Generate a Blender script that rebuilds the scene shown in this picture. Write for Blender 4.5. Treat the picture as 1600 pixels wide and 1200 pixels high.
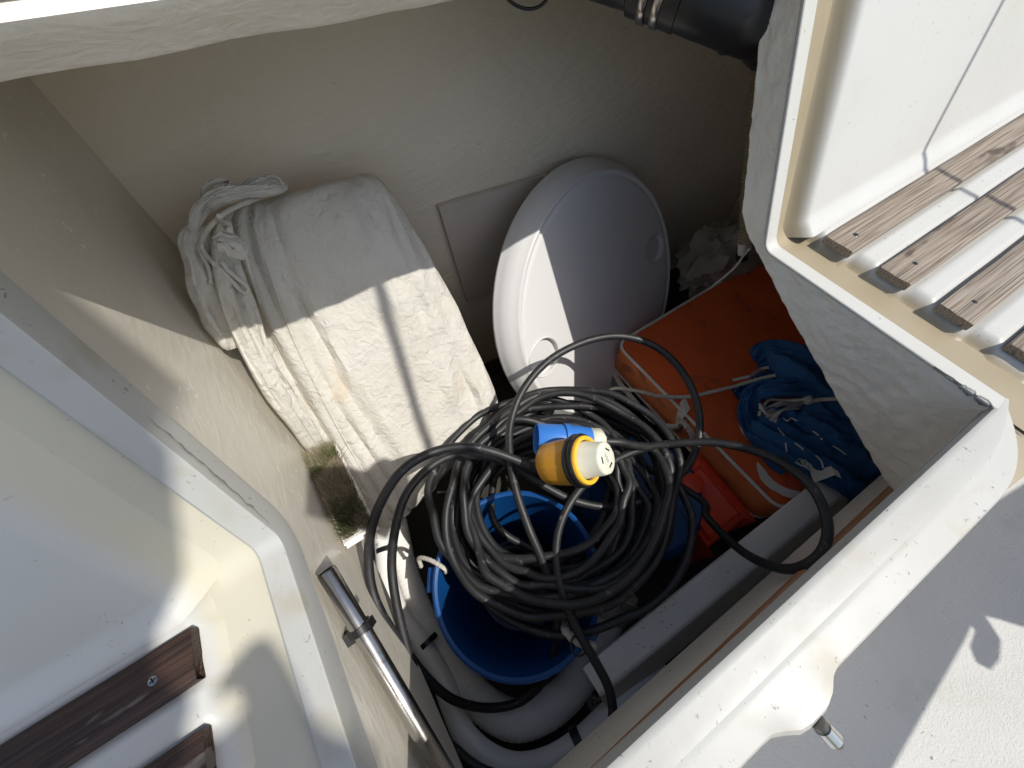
import bpy, bmesh, math, random
from mathutils import Vector, Matrix, noise
from mathutils.bvhtree import BVHTree
random.seed(7)
R = math.radians
scene = bpy.context.scene
for o in list(bpy.data.objects): bpy.data.objects.remove(o, do_unlink=True)
col = scene.collection

# ------------------------------------------------------------------ camera
FPX, CH = 620.0, 0.50           # focal length in photo pixels, camera height above the seat (m)
def unit(v): return v / v.length
_vx = unit(Vector((2146, -1254, FPX))); _vy = Vector((-778, -1013, FPX))
EX = _vx; EY = unit(_vy - EX * _vy.dot(EX)); EZ = EX.cross(EY)
CAM = Vector((0, 0, CH))
cR = Vector((EX.x, EY.x, EZ.x)); cD = Vector((EX.y, EY.y, EZ.y)); cF = Vector((EX.z, EY.z, EZ.z))
cU = -cD; cB = -cF
cam_d = bpy.data.cameras.new('camera'); cam = bpy.data.objects.new('camera', cam_d); col.objects.link(cam)
cam.matrix_world = Matrix(((cR.x, cU.x, cB.x, 0), (cR.y, cU.y, cB.y, 0), (cR.z, cU.z, cB.z, CH), (0, 0, 0, 1)))
cam_d.sensor_width = 36; cam_d.lens = 36 * FPX / 1600
cam_d.clip_start = 0.01; cam_d.clip_end = 2000
scene.camera = cam

# ------------------------------------------------------------------ light
SUN = unit(Vector((0.33, -0.47, 0.83)))
world = bpy.data.worlds.new('World'); scene.world = world; world.use_nodes = True
wn = world.node_tree.nodes; wl = world.node_tree.links
bg = wn['Background']; sky = wn.new('ShaderNodeTexSky'); sky.sky_type = 'NISHITA'; sky.sun_disc = False; sky.dust_density = 1.9; sky.ozone_density = 0.7
sky.sun_elevation = math.asin(SUN.z); sky.sun_rotation = math.atan2(SUN.x, SUN.y)
wl.new(sky.outputs[0], bg.inputs[0]); bg.inputs[1].default_value = 0.103
sun_d = bpy.data.lights.new('sun', 'SUN'); sun_d.energy = 3.1; sun_d.angle = R(0.53); sun_d.color = (1, 0.965, 0.90)
sun = bpy.data.objects.new('sun', sun_d); col.objects.link(sun)
sun.rotation_euler = SUN.to_track_quat('Z', 'Y').to_euler(); sun.location = SUN * 5
scene.view_settings.view_transform = 'Standard'; scene.view_settings.look = 'None'
scene.view_settings.exposure = 0.36; scene.view_settings.gamma = 1
scene.cycles.max_bounces = 10; scene.cycles.diffuse_bounces = 7; scene.cycles.glossy_bounces = 3

# ------------------------------------------------------------------ point helpers (photo pixel + a known plane)
def ray(x, y):
    d = Vector((x - 800, y - 600, FPX)); return Vector((d.dot(EX), d.dot(EY), d.dot(EZ)))
def PZ(x, y, z):
    d = ray(x, y); return CAM + d * ((z - CH) / d.z)
def PX(x, y, X):
    d = ray(x, y); return CAM + d * (X / d.x)
def PY(x, y, Y):
    d = ray(x, y); return CAM + d * (Y / d.y)
KD = 1.4                        # the gear lies this much deeper than the nominal levels written below
def PK(x, y, z, k=KD): return PZ(x, y, CH - (CH - z) * k)
def PD(x, y, dep): return CAM + ray(x, y) * (dep / FPX)
def V(*a): return Vector(a)
def lerp(a, b, t): return a + (b - a) * t
def sstep(t):
    t = max(0.0, min(1.0, t)); return t * t * (3 - 2 * t)
def nz(p, s=1.0, seed=0.0): return noise.noise(Vector(p) * s + Vector((seed, seed * 1.7, -seed)))

# ------------------------------------------------------------------ materials
MATS = {}
def mat(name, c1, c2=None, scale=4.0, rough=0.5, metal=0.0, bump=0.0, bscale=60.0, bdist=0.002, detail=6.0, stretch=None,
        specks=None, specscale=90.0, specmask=11.0, specthr=0.68, coat=0.0, distortion=0.0, stain=None, stainscale=9.0, stainthr=0.6, bump2=None, spec=0.5, sss=0, trans=0):
    m = bpy.data.materials.new(name); m.use_nodes = True; nt = m.node_tree; N = nt.nodes; L = nt.links
    b = N['Principled BSDF']; b.inputs['Roughness'].default_value = rough; b.inputs['Metallic'].default_value = metal
    b.inputs['Specular IOR Level'].default_value = spec
    if coat: b.inputs['Coat Weight'].default_value = coat; b.inputs['Coat Roughness'].default_value = 0.12
    tc = N.new('ShaderNodeTexCoord'); mp = N.new('ShaderNodeMapping'); L.new(tc.outputs['Object'], mp.inputs[0])
    if stretch: mp.inputs['Scale'].default_value = stretch
    def noise_n(s, d=detail, dist=distortion, vec=mp):
        t = N.new('ShaderNodeTexNoise'); t.inputs['Scale'].default_value = s; t.inputs['Detail'].default_value = d
        t.inputs['Distortion'].default_value = dist; L.new(vec.outputs[0], t.inputs['Vector']); return t
    def ramp(src, lo, hi):
        r = N.new('ShaderNodeMapRange'); r.inputs[1].default_value = lo; r.inputs[2].default_value = hi; r.clamp = True
        L.new(src, r.inputs[0]); return r.outputs[0]
    def mix(fac, a, bb):
        x = N.new('ShaderNodeMix'); x.data_type = 'RGBA'; L.new(fac, x.inputs[0])
        for i, q in ((6, a), (7, bb)):
            if isinstance(q, tuple): x.inputs[i].default_value = (*q, 1)
            else: L.new(q, x.inputs[i])
        return x.outputs[2]
    c = c1
    if c2 is not None: c = mix(ramp(noise_n(scale).outputs[0], 0.32, 0.68), c1, c2)
    if stain is not None:
        c = mix(ramp(noise_n(stainscale, 8, 0.6).outputs[0], stainthr, stainthr + 0.12), c, stain)
    if specks is not None:
        mm = N.new('ShaderNodeMath'); mm.operation = 'MULTIPLY'
        L.new(ramp(noise_n(specscale, 4, 0.8).outputs[0], specthr, specthr + 0.035), mm.inputs[0]); L.new(ramp(noise_n(specmask, 2, 0.2).outputs[0], 0.44, 0.58), mm.inputs[1])
        c = mix(mm.outputs[0], c, specks)
    if isinstance(c, tuple): b.inputs['Base Color'].default_value = (*c, 1)
    else: L.new(c, b.inputs['Base Color'])
    if rough > 0.12:
        rr = N.new('ShaderNodeMapRange'); rr.inputs[3].default_value = max(0.02, rough - 0.1); rr.inputs[4].default_value = min(1, rough + 0.12)
        L.new(noise_n(scale * 3).outputs[0], rr.inputs[0]); L.new(rr.outputs[0], b.inputs['Roughness'])
    if bump:
        bn = N.new('ShaderNodeBump'); bn.inputs['Strength'].default_value = bump; bn.inputs['Distance'].default_value = bdist
        L.new(noise_n(bscale, 5).outputs[0], bn.inputs['Height'])
        last = bn
        if bump2:
            s2, str2, d2 = bump2
            b2 = N.new('ShaderNodeBump'); b2.inputs['Strength'].default_value = str2; b2.inputs['Distance'].default_value = d2
            L.new(noise_n(s2, 3, 1.5).outputs[0], b2.inputs['Height']); L.new(bn.outputs[0], b2.inputs['Normal']); last = b2
        L.new(last.outputs[0], b.inputs['Normal'])
    MATS[name] = m; return m

def wood(name, ca, cb, cc, wet=None, rough=0.75):
    m = bpy.data.materials.new(name); m.use_nodes = True; nt = m.node_tree; N = nt.nodes; L = nt.links
    b = N['Principled BSDF']; b.inputs['Roughness'].default_value = rough
    tc = N.new('ShaderNodeTexCoord'); mp = N.new('ShaderNodeMapping'); mp.inputs['Scale'].default_value = (5, 300, 300); L.new(tc.outputs['Object'], mp.inputs[0])
    n1 = N.new('ShaderNodeTexNoise'); n1.inputs['Scale'].default_value = 1.6; n1.inputs['Detail'].default_value = 8; n1.inputs['Distortion'].default_value = 0.35
    L.new(mp.outputs[0], n1.inputs['Vector'])
    cr = N.new('ShaderNodeValToRGB'); e = cr.color_ramp.elements
    e[0].position = 0.36; e[0].color = (*ca, 1); e[1].position = 0.62; e[1].color = (*cc, 1); x = e.new(0.47); x.color = (*cb, 1)
    L.new(n1.outputs[0], cr.inputs[0]); out = cr.outputs[0]
    if wet:
        n2 = N.new('ShaderNodeTexNoise'); n2.inputs['Scale'].default_value = 1.0; n2.inputs['Detail'].default_value = 7
        mp2 = N.new('ShaderNodeMapping'); mp2.inputs['Scale'].default_value = (7, 26, 20); L.new(tc.outputs['Object'], mp2.inputs[0]); L.new(mp2.outputs[0], n2.inputs['Vector'])
        rr = N.new('ShaderNodeMapRange'); rr.inputs[1].default_value = wet[1]; rr.inputs[2].default_value = wet[1] + 0.05; L.new(n2.outputs[0], rr.inputs[0])
        mx = N.new('ShaderNodeMix'); mx.data_type = 'RGBA'; L.new(rr.outputs[0], mx.inputs[0]); L.new(out, mx.inputs[6]); mx.inputs[7].default_value = (*wet[0], 1); out = mx.outputs[2]
    L.new(out, b.inputs['Base Color'])
    bn = N.new('ShaderNodeBump'); bn.inputs['Strength'].default_value = 0.7; bn.inputs['Distance'].default_value = 0.0012
    L.new(n1.outputs[0], bn.inputs['Height']); L.new(bn.outputs[0], b.inputs['Normal'])
    MATS[name] = m; return m

mat('gelcoat', (0.57, 0.57, 0.545), (0.54, 0.535, 0.495), 5, rough=0.38, bump=0.15, bscale=25, bdist=0.002, specks=(0.30, 0.28, 0.24), specscale=190, specthr=0.67, stain=(0.52, 0.50, 0.44), stainscale=5, stainthr=0.60)
mat('gelcoat_worn', (0.475, 0.475, 0.45), (0.45, 0.445, 0.41), 6, rough=0.42, bump=0.2, bscale=30, bdist=0.002, specks=(0.22, 0.20, 0.17), specscale=140, specthr=0.655, specmask=14, stain=(0.42, 0.40, 0.33), stainscale=11, stainthr=0.56)
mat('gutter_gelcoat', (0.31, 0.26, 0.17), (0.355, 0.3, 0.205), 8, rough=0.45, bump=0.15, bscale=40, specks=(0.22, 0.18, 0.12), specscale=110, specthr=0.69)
mat('gutter_cream', (0.6, 0.565, 0.45), (0.56, 0.525, 0.42), 8, rough=0.4, bump=0.1, bscale=40, specks=(0.4, 0.36, 0.28), specscale=150, specthr=0.68)
mat('flowcoat', (0.8, 0.705, 0.555), (0.73, 0.64, 0.5), 2.2, rough=0.5, bump=0.7, bscale=55, bdist=0.005, stretch=(0.6, 1, 1.6), bump2=(14, 0.25, 0.006), specks=(0.25, 0.23, 0.2), specscale=60, specthr=0.72)
mat('flowcoat_rough', (0.88, 0.83, 0.735), (0.8, 0.75, 0.655), 7, rough=0.45, bump=0.7, bscale=38, bdist=0.004, distortion=1.6, bump2=(16, 0.5, 0.006))
mat('flowcoat_wall', (0.7, 0.655, 0.56), (0.64, 0.595, 0.5), 5, rough=0.33, bump=0.3, bscale=60, bdist=0.0015, stretch=(1, 0.55, 1.5), bump2=(22, 0.25, 0.004), specks=(0.92, 0.90, 0.84), specscale=75, specthr=0.66, specmask=6)  # pale specks: glints and scratches painted into the wall colour
mat('beam_paint', (0.88, 0.84, 0.76), (0.84, 0.8, 0.72), 6, rough=0.5, bump=0.2, bscale=50, specks=(0.25, 0.23, 0.2), specscale=150, specthr=0.66)
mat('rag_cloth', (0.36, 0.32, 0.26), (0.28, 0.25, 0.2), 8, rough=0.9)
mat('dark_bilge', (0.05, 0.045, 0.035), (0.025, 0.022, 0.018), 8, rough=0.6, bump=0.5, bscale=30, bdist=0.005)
mat('nonskid', (0.54, 0.535, 0.505), (0.51, 0.505, 0.475), 6, rough=0.6, bump=1.0, bscale=330, bdist=0.002, specks=(0.25, 0.23, 0.2), specscale=110, specthr=0.68, stain=(0.48, 0.47, 0.43), stainscale=6, stainthr=0.55)
mat('canvas', (0.63, 0.605, 0.55), (0.56, 0.53, 0.455), 5, rough=0.85, bump=0.85, bscale=48, bdist=0.006, distortion=1.2, bump2=(900, 0.25, 0.0006), stain=(0.55, 0.46, 0.33), stainscale=6, stainthr=0.60, specks=(0.3, 0.27, 0.22), specscale=120, specthr=0.72)
mat('table_plastic', (0.69, 0.68, 0.665), (0.66, 0.65, 0.635), 4, rough=0.34, bump=0.08, bscale=500, bdist=0.0005, specks=(0.5, 0.49, 0.46), specscale=70, specthr=0.74)
mat('rubber', (0.013, 0.0135, 0.0145), (0.026, 0.026, 0.027), 12, rough=0.48, bump=0.25, bscale=90, bdist=0.0008, specks=(0.11, 0.11, 0.105), specscale=90, specthr=0.64, specmask=20)
mat('hose_black', (0.010, 0.011, 0.012), (0.016, 0.016, 0.017), 10, rough=0.36, bump=0.15, bscale=60)
mat('black_plastic', (0.012, 0.012, 0.013), rough=0.35)
mat('orange_cloth', (0.7, 0.115, 0.022), (0.58, 0.09, 0.017), 6, rough=0.8, bump=0.3, bscale=500, bdist=0.0008, bump2=(9, 0.4, 0.01), stain=(0.30, 0.08, 0.03), stainscale=12, stainthr=0.6)
mat('orange_side_bounce', (0.86, 0.26, 0.085), (0.74, 0.21, 0.065), 6, rough=0.8, bump=0.3, bscale=500, bdist=0.0008, stain=(0.45, 0.13, 0.05), stainscale=14, stainthr=0.6)  # lighter, faded cushion sides with bounced light put into their colour
mat('red_plastic', (0.82, 0.085, 0.03), (0.74, 0.07, 0.025), 6, rough=0.4, bump=0.1, bscale=90)
mat('piping', (0.74, 0.71, 0.66), (0.62, 0.58, 0.52), 20, rough=0.7)
mat('blue_cloth', (0.013, 0.09, 0.235), (0.01, 0.068, 0.185), 7, rough=0.8, bump=0.35, bscale=700, bdist=0.0006, bump2=(20, 0.3, 0.006))
mat('blue_plastic', (0.005, 0.075, 0.27), (0.004, 0.06, 0.22), 5, rough=0.36, bump=0.12, bscale=40, bdist=0.001, specks=(0.1, 0.2, 0.4), specscale=130, specthr=0.72)
mat('drum_blue', (0.006, 0.075, 0.24), (0.004, 0.055, 0.19), 5, rough=0.45, bump=0.12, bscale=40, specks=(0.1, 0.16, 0.3), specscale=110, specthr=0.72)
mat('plug_blue', (0.05, 0.22, 0.68), (0.04, 0.19, 0.6), 8, rough=0.4, bump=0.1, bscale=90)
mat('plug_yellow', (0.74, 0.36, 0.03), (0.64, 0.30, 0.03), 10, rough=0.35, bump=0.1, bscale=60)
mat('ring_yellow', (0.86, 0.48, 0.04), rough=0.35)
mat('plug_white', (0.74, 0.74, 0.62), (0.66, 0.65, 0.52), 20, rough=0.4)
mat('steel', (0.55, 0.54, 0.52), (0.40, 0.38, 0.35), 14, rough=0.2, metal=1.0, bump=0.05, bscale=60, stain=(0.25, 0.2, 0.14), stainscale=25, stainthr=0.62)
mat('chrome', (0.72, 0.71, 0.70), (0.62, 0.61, 0.60), 30, rough=0.12, metal=1.0)
mat('steel_dull', (0.20, 0.19, 0.18), (0.13, 0.12, 0.11), 60, rough=0.32, metal=0.9)
mat('hose_white', (0.88, 0.86, 0.82), (0.83, 0.81, 0.77), 9, rough=0.42, bump=0.15, bscale=30, specks=(0.3, 0.28, 0.24), specscale=80, specthr=0.71)
mat('grey_pvc', (0.36, 0.36, 0.35), (0.3, 0.3, 0.29), 9, rough=0.45, bump=0.1)
mat('ribbed_hose', (0.26, 0.22, 0.13), (0.21, 0.18, 0.1), 8, rough=0.5)
mat('ink', (0.03, 0.03, 0.03), rough=0.8)
mat('rope', (0.62, 0.58, 0.52), (0.48, 0.44, 0.38), 60, rough=0.85, bump=0.6, bscale=350, bdist=0.001)
mat('bristle', (0.3, 0.27, 0.15), (0.1, 0.125, 0.035), 22, rough=0.7, stain=(0.42, 0.36, 0.25), stainscale=18, stainthr=0.44)
mat('ply', (0.6, 0.52, 0.43), (0.53, 0.455, 0.37), 6, rough=0.6, bump=0.2, bscale=40, specks=(0.12, 0.1, 0.08), specscale=50, specthr=0.7)
mat('strap', (0.72, 0.69, 0.62), (0.62, 0.59, 0.52), 14, rough=0.8, bump=0.3, bscale=300)
mat('crack', (0.2, 0.19, 0.17), (0.32, 0.31, 0.28), 40, rough=0.9, bump=0.6, bscale=80)
mat('water', (0.02, 0.05, 0.06), (0.03, 0.06, 0.07), 0.3, rough=0.12, bump=0.5, bscale=2.0, bdist=0.1)
wood('teak_weathered', (0.12, 0.094, 0.07), (0.225, 0.18, 0.138), (0.325, 0.28, 0.228), wet=((0.085, 0.06, 0.045), 0.60))
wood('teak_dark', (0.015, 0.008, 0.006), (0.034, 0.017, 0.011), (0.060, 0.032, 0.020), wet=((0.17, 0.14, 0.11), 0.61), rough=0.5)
wood('teak_strip', (0.26, 0.12, 0.06), (0.42, 0.20, 0.10), (0.52, 0.28, 0.15))

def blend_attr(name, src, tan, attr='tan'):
    """copy of a material whose colour goes over to `tan` where the mesh carries the attribute (drain channel, fading out up the ramps)"""
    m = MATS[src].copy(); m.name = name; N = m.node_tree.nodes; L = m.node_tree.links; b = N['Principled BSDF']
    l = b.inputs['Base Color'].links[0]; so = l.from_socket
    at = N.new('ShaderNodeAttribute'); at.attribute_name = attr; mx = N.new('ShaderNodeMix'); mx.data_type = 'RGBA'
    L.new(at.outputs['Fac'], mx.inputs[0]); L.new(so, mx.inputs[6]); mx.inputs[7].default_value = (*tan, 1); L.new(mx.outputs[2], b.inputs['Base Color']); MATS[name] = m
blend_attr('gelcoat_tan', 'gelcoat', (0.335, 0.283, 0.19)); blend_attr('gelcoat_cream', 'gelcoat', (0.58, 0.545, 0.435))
def set_attr(o, vals, attr='tan'):
    a = o.data.attributes.new(attr, 'FLOAT', 'POINT')
    for i, v in enumerate(vals): a.data[i].value = v
# ------------------------------------------------------------------ mesh helpers
def obj(name, verts, faces, m, parent=None, smooth=True, kind=None, sharp=50):
    me = bpy.data.meshes.new(name); me.from_pydata([tuple(v) for v in verts], [], faces); me.validate(); me.update()
    if smooth:
        me.shade_smooth()
        me.set_sharp_from_angle(angle=R(sharp))
    me.materials.append(MATS[m]); o = bpy.data.objects.new(name, me); col.objects.link(o)
    if parent: o.parent = parent
    if kind: o['kind'] = kind
    return o
def fixn(o):
    bm = bmesh.new(); bm.from_mesh(o.data); bmesh.ops.recalc_face_normals(bm, faces=bm.faces); bm.to_mesh(o.data); bm.free(); return o
def thing(name, label, cat, group=None):
    o = bpy.data.objects.new(name, None); col.objects.link(o); o['label'] = label; o['category'] = cat; o.empty_display_size = 0.05
    if group: o['group'] = group
    return o
def tag(o, label, cat, group=None):
    o['label'] = label; o['category'] = cat
    if group: o['group'] = group
    return o
def grid(rows, closed_u=False, closed_v=False):
    nu = len(rows); nv = len(rows[0]); vs = [p for r in rows for p in r]; fs = []
    for i in range(nu if closed_u else nu - 1):
        for j in range(nv if closed_v else nv - 1):
            a = i * nv + j; b = i * nv + (j + 1) % nv; c = ((i + 1) % nu) * nv + (j + 1) % nv; d = ((i + 1) % nu) * nv + j
            fs.append((a, b, c, d))
    return vs, fs
def gobj(name, rows, m, parent=None, cu=False, cv=False, kind=None, smooth=True, sharp=50):
    v, f = grid(rows, cu, cv); return fixn(obj(name, v, f, m, parent, smooth, kind, sharp))
def cr(pts, step):
    """Catmull-Rom resample"""
    P = [Vector(p) for p in pts]; P = [P[0] * 2 - P[1]] + P + [P[-1] * 2 - P[-2]]; out = []
    for i in range(1, len(P) - 2):
        n = max(1, int((P[i + 1] - P[i]).length / step))
        for k in range(n):
            t = k / n; a, b, c, d = P[i - 1], P[i], P[i + 1], P[i + 2]
            out.append(0.5 * ((2 * b) + (c - a) * t + (2 * a - 5 * b + 4 * c - d) * t * t + (3 * b - a - 3 * c + d) * t ** 3))
    out.append(P[-2]); return out
def frames(path):
    T = []
    for i in range(len(path)):
        a = path[max(0, i - 1)]; b = path[min(len(path) - 1, i + 1)]; d = b - a
        T.append(unit(d) if d.length > 1e-9 else V(0, 0, 1))
    up = V(0, 0, 1) if abs(T[0].z) < 0.9 else V(1, 0, 0)
    n = unit(up - T[0] * up.dot(T[0])); F = []
    for t in T:
        n = n - t * n.dot(t); n = unit(n); F.append((t, n, t.cross(n)))
    return F
def tube_geo(path, r, sides=10, cap=True, start=0):
    F = frames(path); vs = []; fs = []
    for i, (p, (t, n, b)) in enumerate(zip(path, F)):
        rr = r(i / max(1, len(path) - 1)) if callable(r) else r
        for k in range(sides):
            a = 2 * math.pi * k / sides; vs.append(p + n * (math.cos(a) * rr) + b * (math.sin(a) * rr))
    m = len(path)
    for i in range(m - 1):
        for k in range(sides):
            fs.append((start + i * sides + k, start + i * sides + (k + 1) % sides, start + (i + 1) * sides + (k + 1) % sides, start + (i + 1) * sides + k))
    if cap:
        fs.append(tuple(start + k for k in reversed(range(sides)))); fs.append(tuple(start + (m - 1) * sides + k for k in range(sides)))
    return vs, fs
def tube(name, pts, r, m, parent=None, sides=10, step=0.008, raw=False, kind=None):
    path = [Vector(p) for p in pts] if raw else cr(pts, step)
    v, f = tube_geo(path, r, sides); return fixn(obj(name, v, f, m, parent, True, kind))
def tubes(name, lists, r, m, parent=None, sides=6, step=0.006, kind=None):
    vs = []; fs = []
    for pts in lists:
        v, f = tube_geo(cr(pts, step), r, sides, True, len(vs)); vs += v; fs += f
    return fixn(obj(name, vs, fs, m, parent, True, kind))
def frame_of(axis):
    a = unit(Vector(axis)); u = V(0, 0, 1) if abs(a.z) < 0.9 else V(1, 0, 0); n = unit(u - a * u.dot(a)); return a, n, a.cross(n)
def lathe(name, o, axis, prof, m, parent=None, sides=40, wob=None, cap=True):
    """prof = [(distance along axis, radius)...]"""
    a, n, b = frame_of(axis); rows = []
    for (h, r) in prof:
        rows.append([Vector(o) + a * h + (n * math.cos(2 * math.pi * k / sides) + b * math.sin(2 * math.pi * k / sides)) * (r * (wob(k / sides, h) if wob else 1)) for k in range(sides)])
    v, f = grid(rows, False, True)
    if cap and prof[0][1] > 1e-5: f.append(tuple(range(sides)))
    if cap and prof[-1][1] > 1e-5: f.append(tuple(range((len(prof) - 1) * sides, len(prof) * sides)))
    return fixn(obj(name, v, f, m, parent))
def box(name, c, ax, ay, az, m, parent=None, bev=0.003, seg=2, disp=None, sub=0, smooth=True):
    """c centre, ax/ay/az half-vectors"""
    bm = bmesh.new(); bmesh.ops.create_cube(bm, size=2)
    if sub: bmesh.ops.subdivide_edges(bm, edges=bm.edges[:], cuts=sub, use_grid_fill=True)
    ax, ay, az, c = Vector(ax), Vector(ay), Vector(az), Vector(c)
    for v in bm.verts:
        q = v.co.copy(); v.co = c + ax * q.x + ay * q.y + az * q.z
        if disp: v.co += disp(q, v.co)
    if bev:
        es = [e for e in bm.edges if len(e.link_faces) == 2 and e.calc_face_angle() > R(50)]
        bmesh.ops.bevel(bm, geom=es, offset=bev, segments=seg, profile=0.5, affect='EDGES')
    bmesh.ops.recalc_face_normals(bm, faces=bm.faces)
    me = bpy.data.meshes.new(name); bm.to_mesh(me); bm.free()
    if smooth: me.shade_smooth(); me.set_sharp_from_angle(angle=R(40))
    me.materials.append(MATS[m]); o = bpy.data.objects.new(name, me); col.objects.link(o)
    if parent: o.parent = parent
    return o
def bvh(*objs):
    vs = []; fs = []
    for o in objs:
        k = len(vs); vs += [v.co.copy() for v in o.data.vertices]; fs += [tuple(i + k for i in p.vertices) for p in o.data.polygons]
    return BVHTree.FromPolygons(vs, fs)
def hit(tree, x, y, off=0.001):
    d = unit(ray(x, y)); h = tree.ray_cast(CAM, d)
    if h[0] is None: return None
    n = h[1] if h[1].dot(d) < 0 else -h[1]
    return h[0] + n * off
def prism(name, poly, x0, x1, m, parent=None, kind=None, bev=0.0):
    """poly in (y,z), extruded along X"""
    n = len(poly); vs = [V(x0, y, z) for y, z in poly] + [V(x1, y, z) for y, z in poly]
    fs = [tuple(range(n)), tuple(range(2 * n - 1, n - 1, -1))] + [(i, (i + 1) % n, n + (i + 1) % n, n + i) for i in range(n)]
    o = fixn(obj(name, vs, fs, m, parent, False, kind)); return o

# ================================================================== STRUCTURE
XL, XR = -0.21, 0.651
S0, SK = 0.23, 0.42            # seat/back corner Y, backrest slope dY/dZ
BL = math.hypot(1, SK); bt = (SK / BL, 1 / BL); bnrm = (-1 / BL, SK / BL)
def yzpath(y0, ztop, rad=0.03, n=8, step=0.05, off=0.0):
    """(y, z, ny, nz) along the seat then up the seat back, offset along the normal"""
    ang = math.atan2(bt[1], bt[0]); d = rad * math.tan(ang / 2); cy, cz = S0 - d, rad; pts = []
    m = max(2, int((S0 - d - y0) / step))
    for i in range(m): pts.append((lerp(y0, S0 - d, i / m), 0.0, 0.0, 1.0))
    for i in range(n + 1):
        a = ang * i / n; pts.append((cy + rad * math.sin(a), cz - rad * math.cos(a), -math.sin(a), math.cos(a)))
    l0 = d; l1 = ztop * BL; m = max(2, int((l1 - l0) / step))
    for i in range(1, m + 1):
        l = lerp(l0, l1, i / m); pts.append((S0 + bt[0] * l, bt[1] * l, bnrm[0], bnrm[1]))
    return [(y + ny * off, z + zn * off, ny, zn) for y, z, ny, zn in pts]
def sweep(name, prof, path, m, kind='structure', parent=None, jit=0.0):
    rows = []
    for (x, d) in prof:
        rows.append([V(x + (jit * nz((y, z, d), 22) if jit else 0), y + ny * d, z + zn * d + (jit * nz((y, z, x), 25, 3) if jit else 0)) for (y, z, ny, zn) in path])
    return gobj(name, rows, m, parent, kind=kind, sharp=24)

# hull side, floor, inner walls
def hull_y(x, z): return 0.855 - 0.05 * (x + 0.21) + (0.25 * z if z > 0 else 0.05 * z)
hull = gobj('hull_side', [[V(x, hull_y(x, z) + 0.003 * nz((x, 0, z), 6), z) for z in [i * 0.04 - 0.84 for i in range(33)]] for x in [i * 0.05 - 0.50 for i in range(44)]], 'flowcoat', kind='structure')
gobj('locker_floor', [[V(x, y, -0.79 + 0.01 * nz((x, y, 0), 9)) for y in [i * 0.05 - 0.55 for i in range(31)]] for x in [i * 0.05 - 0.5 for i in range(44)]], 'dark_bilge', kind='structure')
lw = prism('locker_wall_left', [(-0.203, -0.39), (0.345, -0.392), (0.36, -0.80), (1.0, -0.80), (1.0, 0.40), (0.42, 0.40), (0.242, -0.015), (-0.203, -0.015)], XL - 0.012, XL - 0.030, 'flowcoat_wall', kind='structure')
prism('locker_wall_right', [(-0.222, -0.9), (0.95, -0.9), (0.95, 0.33), (0.43, 0.33), (0.30, 0.02), (0.25, -0.035), (-0.222, -0.035)], 1.52, 1.54, 'flowcoat', kind='structure')
prism('locker_wall_left', [(-0.52, -0.82), (0.5, -0.82), (0.5, -0.03), (-0.222, -0.03), (-0.222, -0.39), (-0.52, -0.39)], -0.46, -0.47, 'flowcoat', kind='structure')
prism('locker_front_wall', [(-0.50, -0.82), (-0.49, -0.82), (-0.49, -0.398), (-0.204, -0.395), (-0.204, -0.03), (-0.214, -0.03), (-0.214, -0.385), (-0.50, -0.390)], -1.4, 2.9, 'beam_paint', kind='structure')

# right end panel, cut on the slant
pl = [(0.452, 0.36), (0.418, 0.284), (0.388, 0.221), (0.352, 0.14), (0.322, 0.075), (0.303, 0.031), (0.280, 0.004), (0.246, -0.014), (0.135, -0.08), (-0.018, -0.165), (-0.202, -0.259)]
top = [(-0.202, -0.02)] + [(y, z) for (y, z, a, b) in yzpath(-0.15, 0.36, off=-0.006)]
nP = 150
def resample(pts, n):
    ls = [0]
    for a, b in zip(pts, pts[1:]): ls.append(ls[-1] + math.hypot(b[0] - a[0], b[1] - a[1]))
    out = []
    for i in range(n):
        s = ls[-1] * i / (n - 1); k = max(j for j in range(len(ls)) if ls[j] <= s + 1e-9); k = min(k, len(pts) - 2)
        t = (s - ls[k]) / max(1e-9, ls[k + 1] - ls[k]); out.append((lerp(pts[k][0], pts[k + 1][0], t), lerp(pts[k][1], pts[k + 1][1], t)))
    return out
lo = resample(pl, nP); up = resample(list(reversed(top)), nP); rows = []
for k in range(61):
    q = k / 60; rw = []
    for i, (a, b) in enumerate(zip(lo, up)):
        y, z = lerp(a[0], b[0], q), lerp(a[1], b[1], q)
        w = nz((y, z, 0), 7, 2) * 0.5; m1 = 1 - abs(nz((y + 0.06 * w, z - 0.06 * w, 0), 34)) * 2.2; m2 = 1 - abs(nz((y + 0.03 * w, z + 0.05 * w, 3), 75)) * 2.2
        e = 1 - min(1.0, min(q, 1.0) / 0.06)
        rw.append(V(XR + 0.0062 - (0.0026 * m1 + 0.0011 * m2 + 0.002 * nz((y, z, 9), 11)) * sstep((1 - q) / 0.08) + 0.010 * e * e, y + (0.0012 * nz((y, z, 2), 30) * (1 - q)), z + 0.0012 * nz((y, z, 6), 30) * (1 - q)))
    rows.append(rw)
gobj('locker_end_panel', rows, 'flowcoat_rough', kind='structure')

# lips of the hatch opening
pL = yzpath(-0.42, 0.42, 0.022)
sweep('hatch_lip_left', [(XL - 0.011, -0.055), (XL - 0.002, -0.05), (XL, -0.003), (XL - 0.0006, -0.001), (XL - 0.002, 0), (XL - 0.028, 0), (XL - 0.031, -0.002), (XL - 0.032, -0.016)], pL, 'gelcoat_worn', jit=0.0003)
pR = yzpath(-0.146, 0.42, 0.022)
sweep('hatch_lip_right', [(XR + 0.006, -0.009), (XR, -0.003), (XR + 0.0006, -0.001), (XR + 0.002, 0), (XR + 0.026, 0), (XR + 0.029, -0.002), (XR + 0.030, -0.016)], pR, 'gelcoat', jit=0.0003)

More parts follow.
